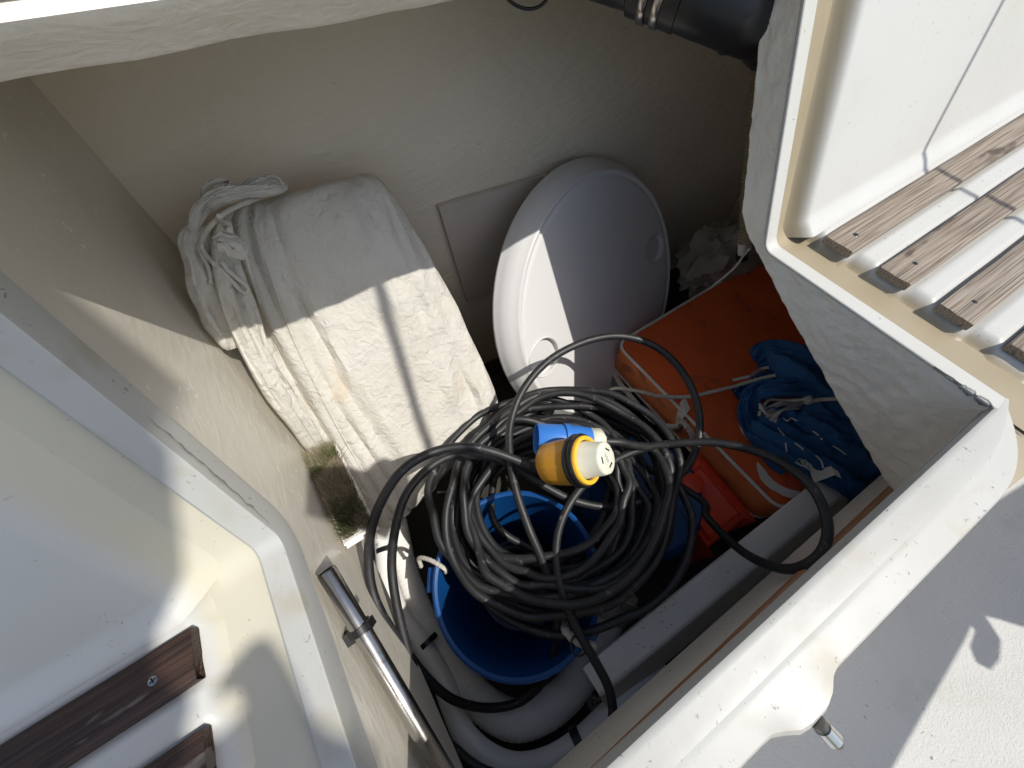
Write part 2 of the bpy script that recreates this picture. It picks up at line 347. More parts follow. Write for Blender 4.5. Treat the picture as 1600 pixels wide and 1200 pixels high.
# front lip of the seat with its latch boss
def yout(x):
    y = -0.217 - 0.0165 * math.exp(-((x - 0.185) / 0.036) ** 4)
    if x > 0.545: y = lerp(y, -0.150, min(1.0, (x - 0.545) / 0.135) ** 2.2)
    return y
rows = []
xs = [-1.0 + i * 0.05 for i in range(16)] + [-0.2 + i * 0.0125 for i in range(56)] + [0.5 + i * 0.009 for i in range(20)] + [0.679]
for x in xs:
    yo = yout(x); yi = -0.141; w = yi - yo; r = [V(x, yi - 0.004, -0.032), V(x, yi + 0.0005, -0.024), V(x, yi, -0.005), V(x, yi - 0.001, -0.0015), V(x, yi - 0.004, 0)]
    for t in (0.12, 0.22, 0.32, 0.40, 0.44, 0.48, 0.53, 0.58, 0.66, 0.74, 0.82, 0.9):
        w = min(yi - yo, 0.076); z = -0.0030 * sstep((t - 0.43) / 0.07) - 0.007 * max(0, t - 0.5) / 0.5
        if t > 0.6: w = lerp(w, yi - yo, (t - 0.6) / 0.3)
        boss = 0.0025 * math.exp(-((x - 0.185) / 0.04) ** 4) * sstep((t - 0.5) / 0.4)
        r.append(V(x, yi - t * w, z + boss + 0.0002 * nz((x * 3, t, 0), 3)))
    r += [V(x, yo + 0.004, -0.016), V(x, yo + 0.001, -0.021), V(x, yo, -0.028), V(x, yo + 0.004, -0.07)]
    rows.append(r)
flip = gobj('hatch_lip_front', rows, 'gelcoat_worn', kind='structure', sharp=28)
# chipped edge at the end of the front lip
rows = []
for i in range(40):
    t = i / 39; w = 0.0075 * t ** 1.3 * min(1, (1 - t) * 9) * (0.75 + 1.1 * nz((i * 0.55, 0.4, 0)) + 0.4 * nz((i * 1.7, 3, 0)))
    w = max(w, 0); y = lerp(-0.062, -0.1395, t)
    rows.append([V(XR + 0.004, y, -0.004 - w * 1.5), V(XR - 0.0005 + w * 0.15, y, -0.0035 - w * 0.6), V(XR + w * 0.5, y, 0.0002 + w * 0.06), V(XR + 0.0004 + w * 1.0, y + 0.001 * nz((i, 2, 0)), 0.0004)])
gobj('chipped_edge', rows, 'crack', kind='structure')
rows = []
for i in range(50):
    t = i / 49; l = lerp(0.02, 0.19, t) * BL; w = 0.0042 * math.sin(math.pi * t) ** 0.7 * (0.8 + 0.9 * nz((i * 0.45, 5, 0)))
    w = max(w, 0.0001); y0, z0 = S0 + bt[0] * l, bt[1] * l; d0 = 0.007 + 0.010 * t + 0.003 * nz((i * 0.3, 8, 0))
    rows.append([V(XL + 0.0008, y0 - bnrm[0] * (d0 + dd), z0 - bnrm[1] * (d0 + dd)) for dd in (0, w)])
gobj('chipped_edge', rows, 'crack', kind='structure')

# seats, seat backs (mirror pair)
SL = [(0.1375, 0.1875), (0.0425, 0.0925), (-0.0525, -0.0025), (-0.1475, -0.0975)]
def side(x_lip, sgn, wmat, nsl, xend):
    X = lambda d: x_lip + sgn * d
    nm = 'left' if sgn < 0 else 'right'
    path = yzpath(-0.2235, 0.44, 0.03, off=-0.013)
    g = [(X(d), 0.0) for d in (0.012, 0.03, 0.06, 0.09, 0.12, 0.2)]
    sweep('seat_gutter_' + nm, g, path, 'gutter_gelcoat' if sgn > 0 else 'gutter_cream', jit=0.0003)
    # raised seat
    ys = [-0.2236, -0.2231] + [-0.2215 + i * 0.00617 for i in range(74)]
    tv = []
    ds = [0.066 + i * 0.004 for i in range(14)] + [0.13 + i * 0.03 for i in range(int((xend - 0.13) / 0.03))]
    rows = []
    for d in ds:
        r = []
        for y in ys:
            kk = max(sstep((y - a + 0.007) / 0.006) * sstep((b + 0.007 - y) / 0.006) for (a, b) in SL)
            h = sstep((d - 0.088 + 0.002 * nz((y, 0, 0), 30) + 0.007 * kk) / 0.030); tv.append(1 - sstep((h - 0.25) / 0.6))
            z = -0.0145 + 0.020 * h - 0.007 * kk * h
            if y < -0.2233: z = -0.06
            e = sstep((-0.195 - y) / 0.03); z -= 0.012 * e * h
            r.append(V(X(d), y, z))
        rows.append(r)
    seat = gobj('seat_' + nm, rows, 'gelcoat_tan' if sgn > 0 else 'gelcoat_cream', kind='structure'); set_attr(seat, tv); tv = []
    # raised back
    rows = []
    for d in [0.034 + i * 0.005 for i in range(18)] + [0.124 + i * 0.04 for i in range(int((xend - 0.12) / 0.04))]:
        r = []
        for i in range(40):
            l = -0.006 + i * 0.0128
            e0 = (0.056 + 0.020 * max(0, l) / 0.3) if sgn > 0 else 0.060
            ew = 0.030 if sgn > 0 else 0.065
            h = -0.0145 + 0.0285 * sstep((d - e0) / ew)
            h2 = h + 0.016 * (1 - sstep((l + 0.006) / 0.03)) * sstep((d - e0) / ew)
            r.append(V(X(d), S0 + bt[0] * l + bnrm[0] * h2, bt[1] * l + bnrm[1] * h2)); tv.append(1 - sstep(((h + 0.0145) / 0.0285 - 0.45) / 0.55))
        rows.append(r)
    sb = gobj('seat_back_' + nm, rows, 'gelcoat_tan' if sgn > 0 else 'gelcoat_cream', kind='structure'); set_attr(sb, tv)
    # slats
    for i, (a, b) in enumerate(SL[:nsl]):
        d0 = (0.093, 0.099, 0.097, 0.105)[i] if sgn > 0 else (0.106, 0.112, 0.1, 0.1)[i]
        x0, x1 = X(d0), X(xend); cy = (a + b) / 2; hw = (b - a) / 2 + (0.0015 if sgn < 0 else 0)
        n_ = 60; xs_ = [lerp(x0, x1, (k / n_) ** 2) for k in range(n_ + 1)]; rws = []
        prof_ = [(-1, -.7), (-1, .6), (-.985, .85), (-.95, 1), (-.5, 1.02), (0, 1.0), (.5, 1.03), (.95, 1), (.985, .85), (1, .6), (1, -.7), (.96, -1), (0, -1), (-.96, -1)]
        for k, xq in enumerate(xs_):
            rw = []
            for (py, pz) in prof_:
                ex = (0.0016 * nz((py * 2.2, pz * 2, i), 1.5)) if k == 0 else 0
                if sgn < 0 and k < 3: ex += sgn * 0.011 * (1 - math.cos((py - 0.75) * 0.85)) * (1 - k / 3)
                shr = 0.94 if k == 0 else 1.0
                rw.append(V(xq + ex, cy + py * hw * shr + 0.0010 * nz((xq * 9, i * 3, py)), 0.0063 + pz * 0.0068 * shr + 0.0007 * nz((xq * 6, py, i))))
            rws.append(rw)
        vv, fv = grid(rws, False, True); fv.append(tuple(range(len(prof_)))); fv.append(tuple(range(len(vv) - len(prof_), len(vv))))
        s = fixn(obj('slat', vv, fv, wmat, seat))
        sx = (X(d0 + 0.042), X(d0 + 0.05), X(d0 + 0.045), X(d0 + 0.04))[i]
        scr = lathe('screw', (sx, cy - 0.002, 0.0126), (0, 0, 1), [(0, 0.0052), (0.0003, 0.0050), (0.0006, 0.0040), (0.0006, 0.0)], 'steel_dull' if sgn > 0 else 'steel', s, 20)
        for a2 in (0.4, 0.4 + math.pi / 2):
            box('screw_slot', (sx, cy - 0.002, 0.01325), (0.0032 * math.cos(a2), 0.0032 * math.sin(a2), 0), (-0.0006 * math.sin(a2), 0.0006 * math.cos(a2), 0), (0, 0, 0.0003), 'black_plastic', scr, bev=0)
    return seat
seatR = side(XR, 1, 'teak_weathered', 4, 2.2)
gobj('seat_gutter_corner', [[V(x, -0.140, -0.0165), V(x, e + 0.006, -0.0165), V(x, e + 0.0015, -0.018), V(x, e, -0.023), V(x, e - 0.0005, -0.05), V(x, e - 0.0005, -0.379)] for x, e in ((0.50, -0.2145), (0.57, -0.2146), (0.61, -0.2180), (0.66, -0.2235), (1.2, -0.2240), (2.85, -0.2240))], 'gutter_gelcoat', kind='structure')
seatL = side(XL, -1, 'teak_dark', 4, 1.2)

# coaming above the opening
def cz(x): return -0.072 * (x + 0.10)
rows = []
for x in [-1.0 + i * 0.03 for i in range(120)]:
    j = 0.0022 * nz((x, 0, 0), 16); d = cz(max(-0.6, x))
    r = [V(x, 1.3, 0.405), V(x, 0.46, 0.405 + d), V(x, 0.424, 0.3965 + j + d), V(x, 0.415, 0.3925 + j + d), V(x, 0.409, 0.3935 + j + d), V(x, 0.404, 0.397 + j + d)]
    for t in (0.15, 0.4, 0.6, 0.8, 0.95): r.append(V(x, 0.404 - 0.056 * t + 0.0015 * nz((x, t, 0), 12), lerp(0.398, 0.428, t) + d))
    r += [V(x, 0.3450, 0.4325 + d), V(x, 0.350, 0.4360 + d), V(x, 0.37, 0.4370 + d), V(x, 0.6, 0.437 + d), V(x, 1.3, 0.43 + d)]
    rows.append(r)
gobj('coaming', rows, 'flowcoat_rough', kind='structure')
gobj('side_deck', [[V(x, 0.356, 0.4405 + cz(max(-0.6, x))), V(x, 1.3, 0.4365 + cz(max(-0.6, x)))] for x in [-1.0 + i * 0.06 for i in range(60)]], 'nonskid', kind='structure')

# cockpit sole, water
gobj('cockpit_sole', [[V(x, y, -0.38) for y in (-0.2145, -0.9, -1.6)] for x in (-1.4, 0, 2.9)], 'nonskid', kind='structure')
gobj('water', [[V(x, y, -1.3) for y in (-600, -30, 0, 30, 600)] for x in (-600, -30, 0, 30, 600)], 'water', kind='structure')

# stringer inside the locker, wooden batten
def yz(px, py, z): p = PZ(px, py, z); return p
st = []
for x in [0.033 + i * 0.0193 for i in range(40)]:
    sk = (x - 0.033) * -0.02; j = 0.001 * nz((x, 0, 0), 20)
    st.append([V(x, -0.134 + sk, -0.487), V(x, -0.133 + sk, -0.479), V(x, -0.136 + sk, -0.474), V(x, -0.181 + sk, -0.4715 + j), V(x, -0.189 + sk, -0.474 + j), V(x, -0.194 + sk, -0.482), V(x, -0.238 + sk, -0.572), V(x, -0.222 + sk, -0.575), V(x, -0.180 + sk, -0.487)])
stringer = gobj('stringer', st, 'beam_paint', cv=True)
tag(stringer, 'long white moulded beam along the bottom of the locker below the cushion', 'beam')
bt0, bt1 = PK(930, 1215, -0.32, 0.915), PK(1400, 765, -0.32, 0.915)
bat = box('batten', ((bt0 + bt1) / 2), (bt1 - bt0) / 2, V(0, 0.010, 0), V(0, 0, 0.008), 'teak_strip', None, bev=0.002, sub=5, disp=lambda q, co: V(0, 0.0008 * nz((co.x * 9, q.y, 0)), 0))
tag(bat, 'long thin reddish brown wooden batten beside the white beam', 'batten')

# ================================================================== OBJECTS
# ---- sail bag
def sail_bag():
    t = thing('sail_bag', 'dirty white canvas sail bag leaning on the far wall', 'bag')
    TL, TR, BR, BLc = V(-0.120, 0.715, 0.120), V(0.166, 0.70, 0.098), V(0.205, 0.400, -0.44), V(-0.206, 0.285, -0.50)
    NU, NV = 150, 130; rows = []
    thk = 0.11
    for i in range(NU + 1):
        u = i / NU
        L0 = TL.lerp(BLc, u); R0 = TR.lerp(BR, u)
        L0.x = lerp(L0.x, -0.205, math.sin(math.pi * u) ** 0.8 * 0.75)
        R0 += V(0.018, 0, 0) * math.sin(math.pi * u)
        wd = (R0 - L0); ld = (BLc + BR - TL - TR); nrm = unit(wd.cross(ld)); nrm = nrm if nrm.dot(CAM - L0) > 0 else -nrm
        c = (L0 + R0) / 2 - nrm * (thk * 0.5); hw = wd.length / 2; w = unit(wd)
        endr = min(1.0, (min(u, 1 - u) / 0.11)) ; es = math.sqrt(max(0, 1 - (1 - endr) ** 2)); r = []
        for k in range(NV):
            a = 2 * math.pi * k / NV; ca, sa = math.cos(a), math.sin(a); e = 0.55
            px = math.copysign(abs(ca) ** e, ca); py = math.copysign(abs(sa) ** 0.62, sa)
            th = thk * 0.5 * (0.25 + 0.75 * es)
            p = c + w * (px * hw * (0.82 + 0.18 * es)) + nrm * (py * th)
            s = px                                # -1 left .. 1 right
            d = 0.0
            if sa > -0.3:
                fold = sstep((-0.30 - s) / 0.25)
                for (si, dp, wd_, am, ph) in ((-0.90, .020, .045, .03, 0), (-0.74, .022, .035, .04, 1.2), (-0.58, .016, .03, .05, 2.1), (-0.42, .018, .03, .04, 3.0), (-0.26, .010, .022, .05, 4.4), (0.02, .005, .03, .10, .6), (0.34, .006, .035, .08, 2.6), (0.62, .006, .03, .06, 5.0)):
                    sc_ = si + am * math.sin(u * 4.2 + ph) + 0.10 * (0.5 - u) * (1 if si < -0.2 else 0)
                    d -= dp * (0.55 + 0.45 * math.sin(u * 5 + ph * 2)) * math.exp(-abs((s - sc_) / wd_) ** 1.3)
                d += fold * 0.006 * nz((s * 7, u * 4, 5.0)) - fold * 0.006
                ws = 1 - fold
                d += ws * 0.012 * nz((s * 1.6, u * 3.4, 1.0), 1.3) + ws * 0.0085 * nz((s * 5 + u * 2.0, u * 6, 2.0), 1.2)
                d += ws * 0.004 * (1 - abs(nz((s * 5 + u * 4, u * 3 - s, 4.0), 1.0)) * 3)
                d += ws * 0.006 * (0.5 - abs(nz((s * 4.5 + 0.8 * math.sin(u * 3), u * 1.6, 7.0), 1.0)) * 2) + ws * 0.003 * nz((s * 12 + u * 6, u * 9 - s * 4, 9.0))
                d += 0.0016 * nz((s * 22, u * 26, 3.0))
                d += 0.006 * math.sin(u * 60 + 6 * s) * sstep((0.06 - u) / 0.06) * ws
            r.append(p + nrm * d)
        rows.append(r)
    v, f = grid(rows, False, True); f.append(tuple(range(NV))); f.append(tuple(range(NU * NV, NU * NV + NV)))
    body = fixn(obj('body', v, f, 'canvas', t))
    # seam across the right side
    tr = bvh(body)
    # loose mouth: long folds of cloth lying along the left edge, gathered rim on top
    def fold(name, pix, wid, thk, sd, tilt=V(0.55, -0.5, 0.65)):
        path = cr([PY(x, y, Y) for x, y, Y in pix], 0.006); n = len(path); rows = []
        for i, p in enumerate(path):
            tt = unit(path[min(n - 1, i + 1)] - path[max(0, i - 1)]); sd_ = unit(tt.cross(tilt)); nn = sd_.cross(tt); q = i / (n - 1)
            e = math.sqrt(max(0.02, 1 - (2 * abs(q - 0.5)) ** 3)); r = []
            for k in range(44):
                an = 2 * math.pi * k / 44; x = math.copysign(abs(math.cos(an)) ** 0.8, math.cos(an)); y = math.sin(an)
                W = wid * (0.25 + 0.75 * e) * (1 + 0.25 * nz((q * 5, sd, 0)))
                d = e * (0.006 * (1 - 2.6 * abs(nz((x * 2.6 + sd, q * 2.2, sd), 1.0))) + 0.006 * nz((x * 1.6, q * 5, sd), 1.2) + 0.003 * nz((x * 6, q * 9, sd), 1.1))
                r.append(p + sd_ * (x * W) + nn * (y * thk * e + (d if y > -0.2 else 0)))
            rows.append(r)
        v, f = grid(rows, False, True); f.append(tuple(range(44))); f.append(tuple(range(len(v) - 44, len(v))))
        return fixn(obj(name, v, f, 'canvas', t))
    folds = [fold('cloth_fold', *a) for a in (
        ([(312, 352, .70), (306, 385, .69), (318, 430, .66), (338, 490, .625), (364, 545, .59)], 0.024, 0.014, 1.0),
        ([(352, 345, .69), (350, 390, .67), (360, 440, .635), (382, 505, .595), (416, 582, .548), (462, 652, .503), (505, 715, .468)], 0.022, 0.012, 2.3),
        ([(300, 362, .68), (312, 332, .695), (338, 312, .705), (372, 302, .71), (410, 298, .715), (446, 294, .72)], 0.011, 0.009, 8.0),
        ([(322, 318, .715), (336, 300, .725), (356, 298, .728), (372, 308, .722)], 0.015, 0.012, 9.5),
        ([(378, 304, .725), (398, 292, .732), (425, 290, .735), (450, 292, .73)], 0.012, 0.009, 11.0),
        ([(338, 385, .628), (352, 378, .622), (370, 388, .612), (384, 404, .605)], 0.015, 0.010, 13.0))]
    neck = folds[0]
    tree = bvh(body, neck, *[o for o in t.children if o.name.startswith('cloth_fold')])
    O = lambda x, y, o=0.004: hit(tree, 270 + x / 4.285, 270 + y / 4.285, o) or PY(270 + x / 4.285, 270 + y / 4.285, 0.62)
    def cord(name, pix, r=0.0036):
        pts = [O(x, y, 0.006) for x, y in pix]
        for _ in range(2): pts = [pts[0]] + [(pts[i - 1] + pts[i] * 2 + pts[i + 1]) / 4 for i in range(1, len(pts) - 1)] + [pts[-1]]
        tube(name, pts, r, 'canvas', t, 8, 0.004)
    cord('drawcord', [(620, 182), (520, 200), (420, 235), (330, 280), (240, 340), (180, 420), (170, 480), (200, 530), (270, 600), (340, 670), (400, 750), (440, 820), (490, 835), (520, 795), (490, 745), (420, 705), (360, 655), (340, 600)])
    cord('drawcord', [(175, 500), (200, 570), (230, 630), (240, 680), (250, 740)])
    cord('drawcord', [(310, 290), (320, 340), (350, 380), (385, 405)])
    # hem seams running down the bag
    def line(pix, r):
        pts = [hit(tree, x, y, 0.0005) for x, y in pix]; pts = [p for p in pts if p]
        tube('hem_seam', pts, r, 'canvas', t, 6, 0.006)
    line([(392, 335), (420, 420), (455, 520), (495, 605), (540, 690), (585, 765)], 0.0022)
    line([(378, 375), (405, 470), (440, 560), (480, 640), (525, 720)], 0.0026)
    return t
sail_bag()

# ---- table top
def table():
    t = thing('table_top', 'round white plastic table top with cup holders leaning in the locker', 'table top')
    n = unit(V(0.242, -0.853, 0.462)); c0_ = V(0.514, 0.431, -0.229); KT = 1.25; c = CAM + (c0_ - CAM) * KT
    a, u, w = frame_of(n)     # u = in-plane up, w = a x u
    hx = w if w.x > 0 else -w; 
    def inplane(px, py):
        d = ray(px, py); tt = (c - CAM).dot(n) / d.dot(n); return CAM + d * tt
    holes = [(inplane(851, 558), 0.041 * KT), (inplane(1024, 388), 0.036 * KT)]
    # face as a polar grid with recesses
    rad = [0.002] + [i * 0.006 for i in range(1, 44)] + [0.262, 0.266, 0.269, 0.272, 0.2745, 0.277, 0.279, 0.2815, 0.284, 0.290, 0.298, 0.303, 0.306, 0.307, 0.3065, 0.305, 0.300]
    rad = [r * KT for r in rad]
    def prof(r):
        r = r / KT
        if r < 0.262: return 0.0
        tbl = [(0.262, 0), (0.266, -0.0015), (0.269, -0.003), (0.272, -0.0015), (0.2745, 0.0015), (0.277, 0.0025), (0.279, 0.0015), (0.2815, -0.003), (0.284, -0.007), (0.290, -0.014), (0.298, -0.026), (0.303, -0.040), (0.306, -0.054)]
        for (x0, y0), (x1, y1) in zip(tbl, tbl[1:]):
            if r <= x1: return lerp(y0, y1, (r - x0) / (x1 - x0))
        return -0.056
    rows = []; NS = 240
    for ir, r in enumerate(rad):
        row = []
        for k in range(NS):
            th = 2 * math.pi * k / NS; p = c + (hx * math.cos(th) + u * math.sin(th)) * r; h = prof(r)
            if ir >= len(rad) - 3: h = (-0.060, -0.064, -0.062)[ir - len(rad) + 3]
            for j, (hc, hr) in enumerate(holes):
                dd = (p - hc).length
                dep = 0.0 if j == 0 else 0.018
                h += 0.002 * math.exp(-((dd - hr - 0.004) / 0.003) ** 2) if j == 0 else 0
                h -= dep * sstep((hr - dd) / 0.008)
            row.append(p + n * h)
        rows.append(row)
    v, f = grid(rows, False, True)
    # cut the through hole of the first cup holder
    hc, hr = holes[0]
    f = [q for q in f if sum(((v[i] - hc).length < hr and (v[i] - c).length < 0.27 * KT) for i in q) < 4]
    # snap rim verts to the circle
    used = {}
    for q in f:
        for i in q: used[i] = used.get(i, 0) + 1
    for i in used:
        d = v[i] - hc; d -= n * d.dot(n)
        if d.length < hr: v[i] = hc + unit(d) * hr + n * (v[i] - hc).dot(n)
    f.append(tuple(range(NS)))
    fixn(obj('top_panel', v, f, 'table_plastic', t))
    # underside
    rows = []
    for r, h in ((0.3, -0.062), (0.294, -0.058), (0.29, -0.02), (0.28, -0.012), (0.1, -0.012)):
        rows.append([c + (hx * math.cos(2 * math.pi * k / 96) + u * math.sin(2 * math.pi * k / 96)) * r * KT + n * h for k in range(96)])
    v, f = grid(rows, False, True)
    f = [q for q in f if min((v[i] - hc).length for i in q) > hr + 0.012]
    fixn(obj('underside', v, f, 'table_plastic', t))
    lathe('cup_ring', hc - n * 0.046, n, [(0, hr - 0.004), (0.044, hr), (0.048, hr + 0.001), (0.049, hr + 0.004), (0.0475, hr + 0.006), (0.044, hr + 0.005), (0.0, hr)], 'table_plastic', t, 48, None, False)
    # pieces of the holder seen through the hole
    for k, (du, dh) in enumerate(((0.012, 0.0), (-0.016, 0.01))):
        box('cup_support', hc - n * 0.042 + u * du + hx * dh, hx * 0.036, u * 0.007, n * 0.004, 'table_plastic', t, bev=0.002)
    return t
table()

# ---- board on the hull
tr = bvh(hull)
q = [hit(tr, 681, 318, 0.004), hit(tr, 850, 270, 0.004), hit(tr, 880, 410, 0.004), hit(tr, 727, 468, 0.004)]
rows = []
for i in range(9):
    a = q[0].lerp(q[3], i / 8); b = q[1].lerp(q[2], i / 8); rows.append([a.lerp(b, j / 8) for j in range(9)])
for r in rows:
    for p in r: p.y = hull_y(p.x, p.z) - 0.016
vf, ff = grid(rows); back = [p + V(0, 0.0135, 0) for p in vf]; N0 = len(vf); ff2 = ff + [tuple(i + N0 for i in reversed(x)) for x in ff]
ed = [i for i in range(9)] + [9 * i + 8 for i in range(1, 9)] + [72 + i for i in range(7, -1, -1)] + [9 * i for i in range(7, 0, -1)]
ff2 += [(ed[i], ed[(i + 1) % len(ed)], ed[(i + 1) % len(ed)] + N0, ed[i] + N0) for i in range(len(ed))]
bd = fixn(obj('wall_board', vf + back, ff2, 'ply')); tag(bd, 'flat beige board fixed to the far wall behind the white table top', 'board')

# ---- bucket
def bucket():
    t = thing('bucket', 'open blue plastic bucket beneath the coiled black cable', 'bucket')
    o = V(0.018, 0.079, -0.785); ax = unit(V(-0.02, -0.03, 1)); H = 0.365
    w = lambda f, h: 1 + 0.012 * math.sin(4 * math.pi * f)
    lathe('wall', o, ax, [(0, 0.001), (0, 0.118), (0.004, 0.124), (0.12, 0.142), (0.30, 0.163), (0.34, 0.168), (H - 0.004, 0.171), (H, 0.173), (H + 0.002, 0.1715), (H, 0.168), (0.34, 0.164), (0.12, 0.138), (0.01, 0.118), (0.008, 0.0)], 'blue_plastic', t, 72, w)
    lathe('rim', o + ax * (H - 0.022), ax, [(0, 0.1735), (0.003, 0.178), (0.016, 0.180), (0.024, 0.178), (0.026, 0.1735), (0.024, 0.170)], 'blue_plastic', t, 72, w, False)
    # handle lugs and grips
    for (px, py) in ((905, 985), (690, 905)):
        c = PK(px, py, -0.152); d = c - (o + ax * H); d = unit(d - ax * d.dot(ax)); s = ax.cross(d)
        b = o + ax * (H - 0.028) + d * 0.181
        box('handle_lug', b, s * 0.020, d * 0.006, ax * 0.014, 'blue_plastic', t, bev=0.004)
    # grip rope tails
    tube('rope_handle', [PK(658, 885, -0.19), PK(655, 872, -0.17), PK(672, 875, -0.155), PK(694, 888, -0.15), PK(697, 893, -0.16)], lambda u: 0.0048 * (1 + 0.12 * math.sin(u * 90)), 'rope', t, 10, 0.0028)
    tube('rope_handle', [PK(880, 970, -0.20), PK(884, 985, -0.155), PK(900, 1000, -0.15), PK(925, 1012, -0.155), PK(915, 1000, -0.2)], lambda u: 0.0085 * (1 + 0.12 * math.sin(u * 90)), 'rope', t, 10, 0.0028)
    return t
bucket()
# things inside the bucket: dark hose coil
pts = []
for i in range(70):
    a = i * 0.33; r = 0.07 + 0.02 * math.sin(i * 0.41); pts.append(V(0.035 + r * math.cos(a), 0.085 + r * math.sin(a), -0.745 + i * 0.0014 + 0.008 * math.sin(i)))
tag(tube('bucket_line', pts, 0.0098, 'rubber', None, 8, 0.01), 'dark line coiled inside the blue bucket', 'line')

# ---- blue drum under the coil
def drum():
    t = thing('blue_drum', 'blue plastic drum beside the bucket under the cable coil', 'drum')
    o = V(0.405, 0.070, -0.78); w = lambda f, h: 1.0
    lathe('body', o, (0.03, -0.03, 1), [(0, 0.001), (0, 0.155), (0.01, 0.168), (0.08, 0.170), (0.086, 0.164), (0.092, 0.170), (0.17, 0.170), (0.178, 0.166), (0.196, 0.158), (0.203, 0.148), (0.199, 0.138), (0.200, 0.0)], 'drum_blue', t, 64, w)
    lathe('cap', o + V(-0.03, 0.085, 0.199), (0.03, -0.03, 1), [(0, 0.038), (0.026, 0.037), (0.030, 0.033), (0.030, 0)], 'blue_plastic', t, 32, lambda f, h: 1 + 0.03 * (math.sin(f * 2 * math.pi * 20) > 0))
    return t
drum()

# ---- orange cushion bag
def cushion():
    t = thing('orange_cushion', 'faded orange cloth cushion with white piping', 'cushion')
    x0, x1, y0, y1, z0, z1 = 0.624, 1.262, -0.157, 0.445, -0.624, -0.508
    N = 34; rad = 0.032
    def rr(x, y):
        return x, y
    def outline(k, n=160, inset=0.0, rc=0.035):
        # rounded rectangle perimeter
        pts = []; hx, hy = (x1 - x0) / 2 - inset, (y1 - y0) / 2 - inset; cx, cy = (x0 + x1) / 2, (y0 + y1) / 2; rc = max(0.004, rc - inset)
        for (sx, sy, a0) in ((1, 1, 0), (-1, 1, 90), (-1, -1, 180), (1, -1, 270)):
            for i in range(10):
                a = R(a0 + 9 * i + 4.5); pts.append((cx + sx * (hx - rc) + rc * math.cos(a), cy + sy * (hy - rc) + rc * math.sin(a)))
        out = resample(pts + [pts[0]], n + 1)[:-1]; return out
    rings = []
    prof = [(0.28, z1 + 0.016), (0.2, z1 + 0.015), (0.13, z1 + 0.013), (0.07, z1 + 0.009), (0.03, z1 + 0.004), (0.012, z1 + 0.0015), (0.003, z1), (0.0005, z1 - 0.003), (-0.002, z1 - 0.015), (-0.0035, (z0 + z1) / 2), (-0.002, z0 + 0.014), (0.0005, z0 + 0.003), (0.003, z0), (0.03, z0 - 0.0005), (0.2, z0)]
    for ins, z in prof:
        rings.append([V(x, y, z + (0.003 * nz((x, y, 0), 6) if ins > 0.02 and z > z1 else 0) ) + V(0.002 * nz((x, y, z), 14), 0.002 * nz((x, y, z), 14, 5), 0) for x, y in outline(0, 160, ins)])
    v, f = grid(rings, False, True); f.append(tuple(range(160))); f.append(tuple(range(len(v) - 160, len(v))))
    cv_ = fixn(obj('cover', v, f, 'orange_cloth', t)); cv_.data.materials.append(MATS['orange_side_bounce'])
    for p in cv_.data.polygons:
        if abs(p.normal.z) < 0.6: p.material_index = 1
    for z in (z1, z0):
        o = [V(x, y, z + (0.0005 if z == z1 else 0)) for x, y in outline(0, 160, -0.0005)]
        tube('piping', o + [o[0]], 0.0046, 'piping', t, 8, raw=True)
    # white handle patch at the near end: a crescent of webbing over the edge
    cen = PK(1243, 735, -0.214); rows = []
    for i in range(31):
        a = R(lerp(150, 345, i / 30)); wv = 0.024 * math.sin(math.pi * (0.10 + 0.80 * i / 30)) + 0.005
        ro = 0.087; p = []
        for k in range(5):
            r = ro - wv / 2 + wv * k / 4
            # local axes: along picture diagonal
            q = cen + V(0.80, -0.60, 0) * (math.cos(a) * r * 0.95) + V(0.60, 0.80, 0) * (math.sin(a) * r * 0.72)
            zz = z1 + 0.007
            if q.y < y0 + 0.006: zz = z1 - (y0 + 0.006 - q.y) * 1.2; q = V(q.x, y0 - 0.008 - (y0 - q.y) * 0.25, zz)
            p.append(V(q.x, q.y, zz))
        rows.append(p)
    v, f = grid(rows); n0 = len(v); v += [p - V(0, 0, 0.003) for p in v]; f += [tuple(i + n0 for i in reversed(x)) for x in f[:]]
    fixn(obj('handle_patch', v, f, 'strap', t))
    # webbing tab with knot on the left side
    
    rows = []
    for i, (px, py, z) in enumerate(((1076, 628, -0.2165), (1070, 636, -0.217), (1064, 644, -0.228), (1059, 652, -0.25), (1057, 660, -0.27))):
        c = PK(px, py, z); rows.append([c + V(0.008, 0.018, 0.002 * math.sin(j)) * (j - 2) / 2 * 1.0 + V(-0.006, 0, 0.004) for j in range(5)])
    gobj('webbing_tab', rows, 'strap', t)
    return t
cushion()

# ---- ropes over the cushion
tb = lambda u: 0.0053 * (1 + 0.10 * math.sin(u * 420))
tag(tube('white_rope', [PK(948, 612, -0.24), PK(965, 607, -0.215), PK(1000, 612, -0.204), (PK(1030, 619, -0.203)), PK(1075, 620, -0.201), PK(1110, 613, -0.20), PK(1150, 603, -0.195), PK(1195, 590, -0.165), PK(1245, 583, -0.14), PK(1300, 588, -0.14), PK(1360, 615, -0.17)], tb, 'rope', None, 8, 0.002), 'thin white rope lying across the orange cushion to the blue canvas', 'rope')
ro = tube('braided_rope', [PK(958, 582, -0.31), PK(970, 601, -0.295), PK(990, 625, -0.29), PK(1012, 650, -0.285), PK(1035, 664, -0.28), PK(1058, 666, -0.265), PK(1068, 655, -0.245), PK(1062, 648, -0.24), PK(1068, 660, -0.235), PK(1080, 675, -0.24), PK(1086, 690, -0.27), PK(1090, 705, -0.3)], lambda u: 0.0085 * (1 + 0.14 * math.sin(u * 240)), 'rope', None, 10, 0.002)
tag(ro, 'braided white rope along the left side of the orange cushion', 'rope')
